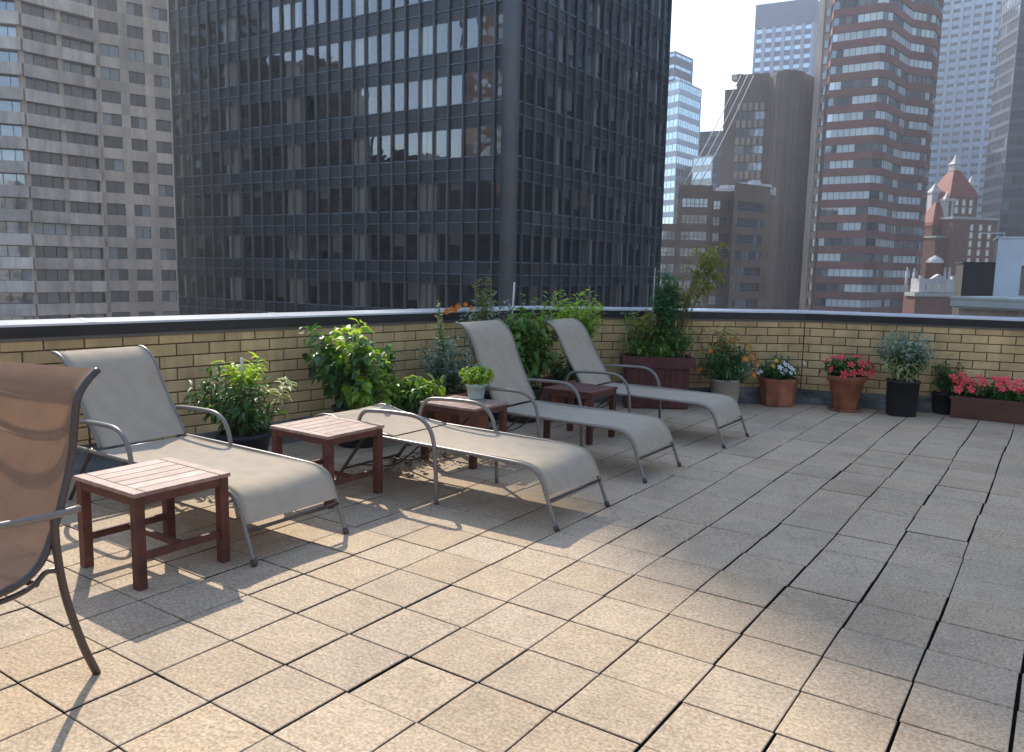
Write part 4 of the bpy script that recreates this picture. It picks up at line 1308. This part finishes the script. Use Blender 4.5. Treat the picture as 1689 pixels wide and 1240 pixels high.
# windows: panes very slightly out of true with one another
cam2 = Vector((CAM.x, CAM.y))
def keyf(q):
    f, a, c, z0, z1 = q
    p = f.P((a + c) / 2, (z0 + z1) / 2)
    vis = zr[0] < p[2] < ZH(838, 0, (Vector(p[:2]) - cam2).dot(Vector((FH.x, FH.y))))
    face_cos = abs(f.n.dot((Vector(p[:2]) - cam2).normalized()))
    return (0 if vis else 1, (Vector(p) - CAM).length_squared / face_cos)
glass_list.sort(key=keyf)
rest = MB()
bl = MB()
for i, (f, a, c, z0, z1) in enumerate(glass_list):
    q = MB() if i < 100 else rest
    f.quad(q, a, c, z0, z1, 0.0, random.random(), 0, 0.010)
    if i < 100: q.build('window', MT['clear'], tw)
    rr_ = random.random()
    if rr_ < 0.15:
        f.quad(bl, a + 0.05, c - 0.05, z1 - random.uniform(0.4, 1.6), z1, -0.12, random.random())
tag(rest.build('window', MT['clear'], tw), kind='stuff')
bl.build('blind', MT['panel_beige'], tw)
sdw = MB(); Face(KL - fl.n * 30, KL).wall(sdw, STREET_Z, ztop, [], 0.1); Face(KR, KR - fr_.n * 36).wall(sdw, STREET_Z, ztop, [], 0.1); sdw.build('side_wall', MT['steel'], tw)
body(tw, [KL - fl.n * 6.5 + fl.t * 0.5, K0 - (fl.n + fr_.n) * 6.5, KR - fr_.n * 6.5 - fr_.t * 0.5, KR - fr_.n * 34, KL - fl.n * 30 + fl.t * 0.5], ztop - 0.5, MT['steel'], name='core')
b = MB(); b.prism([(p.x, p.y) for p in (KL, K0, KR, KR - fr_.n * 36, KL - fl.n * 30)][::1], ztop - 0.45, ztop - 0.1)
b.build('roof', MT['steel'], tw)

# ---- residential tower on the left with ribbon balconies
ap = building('apartment_tower', 'beige concrete apartment tower with ribbon balconies, left of the dark glass tower', 'apartment tower')
pts = [BP(-330, 92), BP(-120, 96.5), BP(57, 100.5), BP(118, 104.2), BP(172, 107.5), BP(310, 114.2)]
zr2 = (ZH(100, 530, 104), ZH(100, -10, 104))
sh = 2.88
zph = ZH(60, 307, 100.5)      # top of a parapet
lv = [zph + sh * k for k in range(-26, 34) if STREET_Z + 4 < zph + sh * k < 62]
wm = MB(); pm = MB()
win = Windows(ap, [MT['glass_res'], MT['slate']], zr2, 100)
for i in range(4):
    f = Face(pts[i], pts[i + 1])
    for z in lv:
        # parapet band stands proud of the ribbon window
        o = 0.55 if i != 2 else 0.35
        np_ = max(1, int(f.L / 5.5)); 
        for k in range(np_):
            f.box(pm, k * f.L / np_ + 0.01, (k + 1) * f.L / np_ - 0.01, z - 1.42, z, -0.3, o, random.random())
        nn = max(2, int(f.L / 1.25))
        win.add(f, 0.02, f.L - 0.02, z + 0.01, z + sh - 1.44, nn, -0.45, 0.07, runs=(2, 5), name='window_band')
    f.box(wm, -0.25, 0.3, STREET_Z, 62, -0.6, -0.12, 0.5)
f = Face(pts[4], pts[5])
ops = []
def up_(px): # horizontal position along the flat wall of a picture column at eye level
    q = BP(px, 110); d = (q - cam2).normalized()
    a = f.p0 - cam2
    den = d.x * (-f.t.y) + d.y * f.t.x
    return (a.y * d.x - a.x * d.y) / (d.y * f.t.x - d.x * f.t.y)
cols = [(up_(181), up_(212)), (up_(226), up_(252)), (up_(266), up_(291))]
for z in lv:
    for (a, c) in cols:
        if a < 0.2: a = 0.2
        ops.append((a, min(c, f.L - 0.3), z + 0.05, z + sh - 1.30))
f.wall(wm, STREET_Z, 62, ops, 0.3)
for (a, c, e, g_) in ops:
    win.add(f, a, c, e, g_, 3 if c - a > 2.4 else 2, -0.28, 0.07, runs=(1, 2))
win.finish()
wm.build('wall', MT['conc'], ap); pm.build('balcony_band', MT['conc_lt'], ap)
inn = [back(p, 1.0) for p in pts]
body(ap, inn + [back(pts[-1], 22), back(pts[0], 26)], 62.3, MT['conc'], name='core')

# ---- red-brown zigzag tower
rt_w = building('apartment_tower', 'tall tower banded in red-brown cladding and pale ribbon windows with a zigzag front', 'apartment tower')
rp = [BP(1341, 186), BP(1346, 181), BP(1424, 175.5), BP(1441, 176.5), BP(1472, 186.0), BP(1509, 188.5), BP(1518, 194)]
sh = 3.32
zph = ZH(1400, 475, 177)
lv = [zph + sh * k for k in range(-16, 40) if STREET_Z + 4 < zph + sh * k < 92]
bw_ = MB()
win = Windows(rt_w, [MT['glass_red'], MT['slate']], (ZH(1400, 515, 177), ZH(1400, -5, 177)), 100)
for i in range(len(rp) - 1):
    f = Face(rp[i], rp[i + 1])
    for z in lv:
        f.box(bw_, 0, f.L, z + 0.88, z + 0.88 + sh - 1.76, -0.6, 0.08, random.random())
        win.add(f, 0.02, f.L - 0.02, z - 0.88, z + 0.88, max(1, int(f.L / 1.15)), -0.12, 0.08, runs=(1, 4), name='window_band')
win.finish('window_band')
bw_.build('cladding_band', MT['red_brick'], rt_w)
body(rt_w, [back(p, 0.75) for p in rp] + [back(rp[-1], 22), back(rp[0], 24)], 92, MT['slate'], name='core')
# pale pier strip with its column of small dark windows
f = Face(BP(1323, 187), BP(1340.5, 185))
pr_ = MB(); f.box(pr_, 0, f.L * 0.52, STREET_Z, 93, -1.5, 0.3, 0.6); f.box(pr_, f.L * 0.521, f.L, STREET_Z, 93, -1.5, -0.2, 0.2)
pr_.build('side_pier', MT['conc'], rt_w)
for z in lv:
    if ZH(1330, 515, 186) < z < ZH(1330, 0, 186):
        q = MB(); f.quad(q, f.L * 0.60, f.L * 0.92, z - 0.8, z + 0.8, -0.17, random.random() * 0.4)
        f.box(q, f.L * 0.56, f.L * 0.96, z - 0.95, z - 0.82, -0.19, 0.02, 0.5, 1); q.build('side_window', [MT['glass_red'], MT['slate']], rt_w)

# ---- tan-brown office tower with a blank rounded flank
tb = building('office_tower', 'dark brown stepped office tower with a blank ribbed flank, left of the red banded tower', 'office tower')
tp = [BP(1180, 193), BP(1251, 190)]
f = Face(*tp); wmb = MB()
ztp = ZH(1225, 121, 191); ztp2 = ZH(1190, 146, 192)
sh = 3.82; zph = ZH(1225, 175, 191)
us, ue = f.L * 0.27, f.L * 0.93
stp = f.L * 0.26
lv = [zph - sh * k for k in range(0, 20) if zph - sh * k > -40]
win = Windows(tb, [MT['glass_brown'], MT['slate']], (ZH(1225, 500, 191), 500), 100)
fa = Face(f.P(0, 0)[:2], f.P(stp, 0)[:2]); fb_ = Face(f.P(stp, 0)[:2], f.P(f.L, 0)[:2])
ops = [(us - stp, ue - stp, z - sh + 0.85, z - 0.95) for z in lv]
fb_.wall(wmb, STREET_Z, ztp, ops, 0.3); fa.wall(wmb, STREET_Z, ztp2, [], 0.3)
pnl = MB()
for z in lv:
    win.add(fb_, us - stp, ue - stp, z - sh + 0.85, z - 0.95, 6, -0.28, 0.15, name='window_band')
    for k in range(5):
        w5 = (ue - us) / 5
        fb_.box(pnl, us - stp + k * w5 + 0.25, us - stp + (k + 1) * w5 - 0.25, z - 0.9, z + 0.75, 0.0, 0.12, random.random())
win.finish('window_band')
pnl.build('panel_row', MT['panel_beige'], tb)
wmb.build('wall', MT['brown_smooth'], tb)
fp = [BP(1251, 190), BP(1262, 186), BP(1278, 184), BP(1300, 185), BP(1316, 189), BP(1345, 200)]
zt = ZH(1290, 121, 185)
rb = MB()
for i in range(len(fp) - 1):
    q = Face(fp[i], fp[i + 1])
    n = max(2, int(q.L / 0.9))
    for k in range(n):
        a = k * q.L / n; q.box(rb, a, a + q.L / n * 0.8, STREET_Z, zt, -1.0, 0.10, random.random()); q.box(rb, a + q.L / n * 0.8, a + q.L / n, STREET_Z, zt - 0.1, -1.0, 0.0, random.random())
rb.build('ribbed_flank', MT['brown_smooth'], tb)
body(tb, [back(p, 0.9) for p in [f.p0 + f.t * stp] + fp] + [back(fp[-1], 24), back(f.p0 + f.t * stp, 24)], ztp - 0.4, MT['brown_smooth'], name='core')
body(tb, [back(f.p0, 0.5), back(f.p0 + f.t * stp * 1.05, 0.5), back(f.p0 + f.t * stp * 1.05, 20), back(f.p0, 20)], ztp2 - 0.2, MT['brown_smooth'], name='lower_wing')
b = MB()
for k, (px, hh) in enumerate(((1200, 0.8), (1268, 1.2), (1285, 1.5), (1300, 1.1))):
    c = BP(px, 196); z_ = ztp; b.box((c.x - 1.2, c.y - 1.2, z_ - 0.5), (c.x + 1.2, c.y + 1.2, z_ + hh), 0.5)
b.build('roof_unit', MT['conc'], tb)

# ---- low brown brick building
lb = building('brick_building', 'brown brick loft building with gridded industrial windows, right of the dark tower', 'building')
fA = Face(BP(1078, 150), BP(1113, 150)); fB = Face(BP(1113, 150), BP(1168, 150)); fC = Face(BP(1168, 154), BP(1204, 154)); fD = Face(BP(1204, 149.5), BP(1266, 156.5))
zA, zB, zD = ZH(1095, 372, 150), ZH(1140, 308, 150), ZH(1230, 306, 151)
sh = 2.98
zph = ZH(1140, 333, 150)
wmb = MB()
win = Windows(lb, [MT['glass_brown'], MT['slate']], (ZH(1140, 510, 150), 300), 100)
for f, zt_, u_, nb in ((fA, zA, (0.06, 0.97), 5), (fB, zB, (0.13, 0.90), 6), (fC, zB - 0.6, (0.10, 0.88), 5), (fD, zD, (0.10, 0.78), 7)):
    ops = []
    for k in range(0, 17):
        zc = zph - sh * k - (0.35 if f is fD else 0)
        if zc + 0.8 > zt_ - 0.4: continue
        ops.append((f.L * u_[0], f.L * u_[1], zc - 0.95, zc + 0.75))
    f.wall(wmb, STREET_Z, zt_, ops, 0.35)
    f.box(wmb, 0, f.L, zt_, zt_ + 0.35, -0.5, 0.12, 0.8)
    for o in ops: win.add(f, *o[:4], nb, -0.33, 0.09, runs=(1, 2), split_h=True)
win.finish()
# side returns
for (a, c, z_) in ((fB.p1, fC.p0, zB), (fC.p1, fD.p0, zB), (fB.p0, back(fB.p0, 5), zB), (fD.p1, back(fD.p1, 14), zD)):
    Face(a, c).wall(wmb, STREET_Z, z_, [], 0.2)
wmb.build('wall', MT['low_brick'], lb)
body(lb, [back(q, 0.8) for q in (fB.p0, fB.p1, fC.p0 if False else fC.p0, fC.p1, fD.p0, fD.p1)] + [back(fD.p1, 14), back(fB.p0, 14)], zB - 0.5, MT['low_brick'], name='core')
body(lb, [back(fA.p0, 0.6), back(fA.p1, 0.6), back(fA.p1, 14), back(fA.p0, 14)], zA - 0.3, MT['low_brick'], name='low_wing')
for (px, py, hw_, hh) in ((1215, 303, 2.0, 1.2), (1236, 303, 1.6, 1.6), (1255, 306, 1.5, 1.0), (1190, 304, 1.5, 0.7)):
    c = BP(px, 158); z_ = zB - 0.5
    q = MB(); q.box((c.x - hw_, c.y - 1.5, z_), (c.x + hw_, c.y + 1.5, z_ + 0.5 + hh), 0.5, bev=0.05); q.box((c.x - hw_ * 0.6, c.y - 1, z_ + 0.5 + hh), (c.x + hw_ * 0.5, c.y + 1, z_ + 1.0 + hh), 0.5)
    q.build('roof_unit', MT['white_stone'], lb)

# ---- three stay cables between the two roofs
for k, (x0, x1) in enumerate(((1222, 1127), (1233, 1139), (1243, 1152))):
    A = BP(x0, 188.9, 125); B_ = BP(x1, 152, 300)
    za = ZH(x0, 124, 188.9); zb2 = zB + 0.3
    b = MB()
    pts_ = []
    for i in range(9):
        s_ = i / 8; p = A.lerp(B_, s_); pts_.append((p.x, p.y, za + (zb2 - za) * s_ - 0.6 * math.sin(PI * s_)))
    b.tube(pts_, 0.11, 5)
    tag(b.build('stay_cable', MT['cable']), ('leftmost', 'middle one', 'rightmost')[k] + ' of three pale cables slanting from brown tower to brick roof', 'cable', 'stay cables between two roofs')


# ---- generic distant gridded block
def block(name, label, corners, ztop_, sh, m_wall, m_glass, bay=2.2, wfrac=0.5, zlow=-30.0, ribbon=True, vis=None, pier=0.0, pm_=None, dep=20, crown=0.0, crown_m=None, cat='office tower', gw=0.72):
    bd = building(name, label, cat)
    wmb = MB(); prs = MB()
    win = Windows(bd, [m_glass, m_wall], vis, 100)
    for i in range(len(corners) - 1):
        f = Face(corners[i], corners[i + 1])
        zc = ztop_ - crown - 0.4
        ops = []
        while zc - sh > zlow:
            if ribbon: ops.append((0.3, f.L - 0.3, zc - sh * wfrac, zc))
            zc -= sh
        nb = max(1, int(f.L / bay))
        if ribbon:
            f.wall(wmb, zlow, ztop_ - crown, ops, 0.15, r=None)
            for o in ops: win.add(f, *o, nb, -0.13, 0.12, name='window_band')
        if pier:
            for k in range(nb + 1):
                u = k * f.L / nb
                f.box(prs, max(0, u - pier / 2), min(f.L, u + pier / 2), zlow, ztop_ - crown, 0.0, 0.45, random.random())
        if crown:
            f.box(wmb, 0, f.L, ztop_ - crown, ztop_, -1, 0.3, 0.5, 1)
    win.finish('window_band')
    wmb.build('wall', [m_wall, crown_m or m_wall], bd)
    if prs.v: prs.build('pier', pm_ or m_wall, bd)
    body(bd, [back(c, 0.4) for c in corners] + [back(corners[-1], dep), back(corners[0], dep)], ztop_ - 0.3, m_wall, name='core')
    return bd


# far tower with white piers
D_ = 330
block('office_tower', 'distant slab with pale vertical piers and blue crown, above the brown stepped tower', [BP(1222, D_ + 6), BP(1315, D_ - 4), BP(1346, D_ + 24)], ZH(1226, 8, D_ + 6), 3.6, MT['blue_dark'], MT['glass_blue'], bay=3.2, vis=(ZH(1280, 140, D_), 500), pier=1.35, pm_=MT['blue_pier'], crown=9.0, crown_m=MT['blue_dark'], zlow=0)
# pale blue glass tower at the gap
block('glass_tower', 'pale blue glass tower seen in the gap beside the dark tower', [BP(1078, 262), BP(1107, 255), BP(1143, 268)], ZH(1118, 133, 257), 3.7, MT['grid_metal'], MT['glass_blue'], bay=1.8, wfrac=0.62, vis=(ZH(1118, 370, 257), 500), zlow=-10)
block('office_block', 'blue-grey upper block rising behind the pale blue glass tower', [BP(1075, 286), BP(1098, 282), BP(1127, 292)], ZH(1120, 88, 285), 3.7, MT['slate'], MT['glass_blue'], bay=4, wfrac=0.35, vis=(ZH(1118, 140, 285), 500), zlow=40)
block('office_block', 'small grey-blue block between the glass tower and the brown tower', [BP(1128, 305), BP(1190, 300)], ZH(1160, 214, 300), 3.6, MT['slate'], MT['glass_brown'], bay=3, wfrac=0.45, vis=(ZH(1160, 310, 300), 500), zlow=-10)
block('office_block', 'light blue banded block low behind the cables', [BP(1133, 245), BP(1166, 240)], ZH(1160, 256, 241), 3.9, MT['glass_brown'], MT['glass_blue'], bay=2.4, wfrac=0.6, vis=(ZH(1160, 310, 241), 500), zlow=-10)
# gridded blue-grey tower behind the red one
block('office_tower', 'pale blue-grey tower with a tight grid of dark windows, behind the red roof', [BP(1476, 372), BP(1532, 366), BP(1617, 352)], 165, 3.45, MT['grid_metal'], MT['glass_dark'], bay=3.9, wfrac=0.48, vis=(ZH(1560, 420, 360), ZH(1560, -10, 360)), pier=1.3, pm_=MT['grid_metal'], zlow=-10)
# slate tower at the right edge
block('office_tower', 'dark slate glass tower cut off by the right edge', [BP(1609, 262), BP(1640, 248), BP(1900, 236)], 120, 3.8, MT['slate'], MT['glass_dark'], bay=2.0, wfrac=0.72, vis=(ZH(1650, 430, 248), ZH(1650, -10, 248)), zlow=-20)

# ---- historic red-roofed tower
ht = building('historic_tower', 'old red brick tower with steep red pyramid roof and white pinnacle', 'tower')
Dh = 230.0
def HX(px): return (px - 638) / 9764.0 * 0
def hp(px, py, D): # plan point at a picture position
    return BP(px, D, py)
def hz(px, py, D): return ZH(px, py, D)
rx_ = Vector((rt.x, rt.y)).normalized(); fx_ = Vector((FH.x, FH.y))
cen = hp(1571, 320, Dh + 8)
def ring(c, hw_, z, rot=R(12)):
    out = []
    for sx, sy in ((-1, -1), (1, -1), (1, 1), (-1, 1)):
        v = rx_ * (sx * hw_ * math.cos(rot) - sy * hw_ * math.sin(rot)) + fx_ * (sx * hw_ * math.sin(rot) + sy * hw_ * math.cos(rot))
        out.append((c.x + v.x, c.y + v.y, z))
    return out
def frustum(mb, c, levels, r=0.5, m=0, rot=R(12)):
    V = []
    for (h_, z) in levels: V += ring(c, h_, z, rot)
    Fs = []
    for k in range(len(levels) - 1):
        for i in range(4):
            j = (i + 1) % 4
            Fs.append((4 * k + i, 4 * k + j, 4 * k + 4 + j, 4 * k + 4 + i))
    Fs.append(tuple(range(4 * len(levels) - 4, 4 * len(levels)))); Fs.append((3, 2, 1, 0))
    mb.add(V, Fs, r, m)
zE = hz(1571, 322, Dh); zR = hz(1578, 275, Dh); zS = hz(1578, 247, Dh)
b = MB(); frustum(b, cen, [(4.6, STREET_Z), (4.6, zE)]); b.build('shaft', MT['old_brick'], ht)
b = MB(); frustum(b, cen, [(4.9, zE - 0.2), (4.6, zE + 0.8), (2.6, zE + 4.8), (1.0, zR)]); b.build('pyramid_roof', MT['red_tile'], ht)
b = MB(); frustum(b, cen, [(1.15, zR - 0.1), (1.1, zR + 1.6), (1.35, zR + 1.7), (0.75, zR + 2.4), (0.3, zS - 0.8), (0.05, zS)]); b.build('pinnacle', MT['white_stone'], ht)
for k, (dx, dz_, zt_, m_) in enumerate(((-5.2, 0, 330, 'white_stone'), (4.6, -1, 318, 'white_stone'), (-3.4, -4, 345, 'white_stone'))):
    c = cen + rx_ * dx + fx_ * dz_; z1 = hz(1571, zt_ - 22, Dh)
    b = MB(); frustum(b, c, [(1.3, z1 - 9), (1.3, z1 - 1.2), (1.5, z1 - 1.1), (1.5, z1 - 0.6), (0.7, z1 + 0.5), (0.1, z1 + 1.8)], rot=0); b.build('turret', MT[m_], ht)
b = MB(); frustum(b, cen - fx_ * 2 + rx_ * 0.8, [(7.2, STREET_Z), (7.2, hz(1575, 362, Dh))]); frustum(b, cen - fx_ * 3 - rx_ * 4.5, [(5.2, STREET_Z), (5.2, hz(1545, 392, Dh))])
b.build('wing', MT['old_brick'], ht)
b = MB(); frustum(b, cen - fx_ * 2 + rx_ * 0.8, [(7.5, hz(1575, 362, Dh)), (7.5, hz(1575, 362, Dh) + 0.7)]); frustum(b, cen - fx_ * 3 - rx_ * 4.5, [(5.4, hz(1545, 392, Dh)), (5.4, hz(1545, 392, Dh) + 0.5)]); b.build('cornice', MT['cornice'], ht)
b = MB(); frustum(b, cen - fx_ * 3 - rx_ * 6.0, [(3.4, hz(1545, 372, Dh)), (3.2, hz(1545, 366, Dh)), (0.3, hz(1540, 331, Dh))]); b.build('side_roof', MT['red_tile'], ht)
b = MB(); frustum(b, cen - fx_ * 3 - rx_ * 6.0, [(3.3, STREET_Z), (3.3, hz(1545, 372, Dh))]); b.build('side_bay', MT['old_brick'], ht)
# its windows with white surrounds
fw_ = Face(*(Vector(p[:2]) for p in ring(cen - fx_ * 2 + rx_ * 0.8, 7.25, 0)[:2]))
fs_ = Face(*(Vector(p[:2]) for p in ring(cen, 4.65, 0)[:2]))
for f, us_, ys in ((fw_, (0.42, 0.62, 0.82), (375, 388, 402, 416, 430, 445)), (fs_, (0.25, 0.5, 0.75), (332, 345))):
    for u in us_:
        for y in ys:
            z_ = hz(1571, y, Dh); q = MB(); f.box(q, f.L * u - 0.55, f.L * u + 0.55, z_ - 0.9, z_ + 0.9, 0, 0.12, 0.5, 1); f.quad(q, f.L * u - 0.33, f.L * u + 0.33, z_ - 0.7, z_ + 0.65, 0.125, random.random() * 0.5)
            q.build('window', [MT['glass_brown'], MT['white_stone']], ht)

# ---- ornate white gable with small dome, in front of it
gb = building('gabled_house', 'ornate white gable with a little white dome, low before the red-roofed tower', 'building')
Dg = 140.0
cg = hp(1548, 468, Dg)
fG = Face(cg - rx_ * 3.3, cg + rx_ * 3.0)
zg = lambda y: hz(1548, y, Dg)
b = MB(); fG.box(b, 0, fG.L, zg(482), zg(460), -3, 0, 0.5)
V = [fG.P(fG.L * 0.32, zg(460), 0.05), fG.P(fG.L * 0.72, zg(460), 0.05), fG.P(fG.L * 0.52, zg(452), 0.05), fG.P(fG.L * 0.32, zg(460), -1), fG.P(fG.L * 0.72, zg(460), -1), fG.P(fG.L * 0.52, zg(452), -1)]
b.add(V, [(0, 1, 2), (3, 5, 4), (0, 2, 5, 3), (1, 4, 5, 2)], 0.5)
for u in (0.02, 0.9): fG.box(b, fG.L * u, fG.L * (u + 0.08), zg(460), zg(455), -0.8, -0.1, 0.5)
b.build('gable', MT['white_stone'], gb)
b = MB(); fG.box(b, -0.9, fG.L + 0.2, zg(489), zg(483), -3.2, 0.5, 0.4); b.build('cornice', MT['cornice'], gb)
b = MB(); fG.box(b, -0.6, fG.L + 2.5, STREET_Z, zg(489.5), -4, 0.2, 0.4); b.build('wall', MT['old_brick'], gb)
for u in (0.22, 0.52, 0.8):
    q = MB(); c = fG.P(fG.L * u, (zg(474)), 0.01)
    fG.quad(q, fG.L * u - 0.28, fG.L * u + 0.28, zg(478), zg(468), 0.012, 0.1); q.build('window', MT['glass_brown'], gb)
cd_ = hp(1541, 440, Dg + 6)
b = MB(); b.lathe([(1.35, STREET_Z), (1.35, zg(434)), (1.5, zg(434)), (1.5, zg(432.5))], (cd_.x, cd_.y, 0), 16); b.build('drum', MT['old_brick'], gb)
b = MB(); b.lathe([(1.5, zg(432.5)), (1.35, zg(428)), (0.9, zg(424)), (0.35, zg(421.5)), (0.08, zg(419))], (cd_.x, cd_.y, 0), 16); b.build('dome', MT['white_stone'], gb)
for dx in (-3.2, -1.9, 2.1, 3.6, 4.4):
    q = MB(); c = cg + rx_ * dx + fx_ * 5; h0 = zg(450 - abs(dx)); q.tube([(c.x, c.y, zg(486)), (c.x, c.y, h0)], [0.28, 0.22], 6); q.tube([(c.x, c.y, h0), (c.x, c.y, h0 + 0.7)], [0.3, 0.03], 6)
    q.build('finial', MT['white_stone'], gb)

# ---- near roofs at the right: dark bulkhead and white penthouse
db = building('rooftop_bulkhead', 'dark brown windowless rooftop block between the gable and the white penthouse', 'building')
f = Face(BP(1588, 62), BP(1652, 61)); b = MB(); f.box(b, 0, f.L, -20, ZH(1600, 434, 62), -5, 0, 0.5); f.box(b, -0.1, f.L, ZH(1600, 434, 62), ZH(1600, 432, 62), -5, 0.1, 0.5)
b.build('block', MT['dark_box'], db)
for k in range(9):
    pass
wb = building('penthouse', 'white rendered rooftop penthouse on a pale stone cornice, at the right edge', 'building')
f = Face(BP(1641, 44), BP(1800, 42)); zt = ZH(1660, 393, 44); zm = ZH(1660, 490, 44)
b = MB()
u0_ = (BP(1676, 44) - BP(1641, 44)).length
f.wall(b, zm - 0.5, zt, [(u0_, u0_ + 1.1, ZH(1680, 487, 44), ZH(1680, 438, 44))], 0.12, r=0.5)
f.box(b, -0.06, f.L, zt, zt + 0.08, -4, 0.06, 0.6)
Face(back(f.p0, 4), f.p0).wall(b, zm - 0.5, zt, [], 0.1, r=0.5)
b.build('wall', MT['white_paint'], wb)
q = MB(); f.quad(q, u0_, u0_ + 1.1, ZH(1680, 487, 44), ZH(1680, 438, 44), -0.10, 0.1)
for k in range(4): f.box(q, u0_ + k * 0.34, u0_ + k * 0.34 + 0.05, ZH(1680, 487, 44), ZH(1680, 438, 44), -0.095, -0.03, 0.5, 1)
q.build('window', [MT['glass_brown'], MT['white_paint']], wb)
body(wb, [back(f.p0, .3), back(f.p1, .3), back(f.p1, 6), back(f.p0, 6)], zt - 0.05, MT['white_paint'], zm - 0.5, name='core')
f2 = Face(BP(1572, 41), BP(1800, 36)); b = MB()
za, zb3 = ZH(1600, 489, 41), ZH(1600, 508, 41)
f2.box(b, 0, f2.L, zb3 + 0.10, za, -9, 0, 0.5); f2.box(b, 0.1, f2.L, zb3, zb3 + 0.09, -9, -0.12, 0.5); f2.box(b, -0.05, f2.L, za - 0.12, za + 0.001, -9, 0.05, 0.6)
b.build('cornice', MT['cornice'], wb)
f3 = Face(BP(1587, 41.4), BP(1800, 36.6)); b = MB(); f3.box(b, 0, f3.L, STREET_Z, zb3 - 0.01, -9, 0, 0.5); b.build('lower_wall', MT['conc_lt'], wb)
q = MB(); f.box(q, 0.25, 0.29, zt + 0.08, zt + 0.35, -0.2, -0.16, 0.5); f.box(q, -0.9, 0.3, zt + 0.25, zt + 0.30, -0.2, -0.16, 0.5); q.build('antenna', MT['white_paint'], wb)

# ---- blocks behind the camera, seen only as reflections in the glass
BLK = ((60, -55, 34, 30, 34, 'brown_stone', 'brown city block close behind the viewer'), (15, -70, 30, 24, 22, 'conc', 'low beige city block behind the viewer'),
       (-172, 2, 26, 44, 38, 'old_brick', 'old brick city block mirrored in the far left of the dark tower'), (-163, -32, 24, 28, 62, 'brown_stone', 'tall brown slab mirrored in the left of the dark tower'),
       (-148, -54, 26, 24, 47, 'low_brick', 'stepped brick block mirrored left of centre in the dark tower'), (-132, -76, 34, 34, 27, 'brown_smooth', 'low dark block mirrored in the middle of the dark tower'),
       (-104, -92, 24, 26, 66, 'brown_stone', 'tall brown block mirrored beside the corner of the dark tower'), (-62, -110, 50, 30, 28, 'conc', 'wide beige block behind the viewer to the left'),
       (44, 222, 56, 60, 96, 'slate', 'tall slate block far to the right, mirrored in the tower edge'), (78, 150, 44, 44, 60, 'brown_smooth', 'tall dark block off to the right, mirrored in the tower flank'), (96, 190, 40, 40, 64, 'brown_stone', 'brown slab far off to the right, mirrored in the tower flank'),
       (58, 84, 34, 40, 38, 'slate', 'slate block close on the right, mirrored in the tower flank'), (104, 20, 34, 60, 26, 'conc', 'beige block across the street on the right'))
for k, (x, y, sx, sy, h, m_, lab_) in enumerate(BLK):
    bd = building('city_block', lab_, 'building')
    wmb = MB(); q = MB()
    P4 = [Vector((x - sx / 2, y - sy / 2)), Vector((x - sx / 2, y + sy / 2)), Vector((x + sx / 2, y + sy / 2)), Vector((x + sx / 2, y - sy / 2))]
    for i in range(4):
        f = Face(P4[(i + 1) % 4], P4[i])
        ops = []
        n = int(f.L / 3.2)
        z = h - 1.2
        while z > -30:
            for j in range(n): ops.append((j * f.L / n + 0.8, (j + 1) * f.L / n - 0.6, z - 1.7, z))
            z -= 3.3
        f.box(wmb, 0, f.L, STREET_Z, h, -0.8, 0, 0.5)
        for o in ops: f.quad(q, *o, 0.02, random.random())
    wmb.build('wall', MT[m_], bd); tag(q.build('window', MT['glass_brown'], bd), kind='stuff')
    body(bd, [p + (Vector((x, y)) - p) * 0.04 for p in P4], h - 0.1, MT[m_], name='core')

# ---- summer haze
hm = bpy.data.materials.new('haze'); hm.use_nodes = True
hn = hm.node_tree.nodes; hn.remove(hn['Principled BSDF'])
pv = hn.new('ShaderNodeVolumePrincipled'); pv.inputs['Color'].default_value = (0.92, 0.95, 1.0, 1); pv.inputs['Density'].default_value = 0.0007; pv.inputs['Anisotropy'].default_value = 0.35
hm.node_tree.links.new(pv.outputs[0], hn['Material Output'].inputs['Volume'])
b = MB(); b.box((-620, -620, STREET_Z - 1), (620, 620, 172)); hz_o = b.build('haze', hm); tag(hz_o, kind='stuff')
bpy.context.view_layer.update()
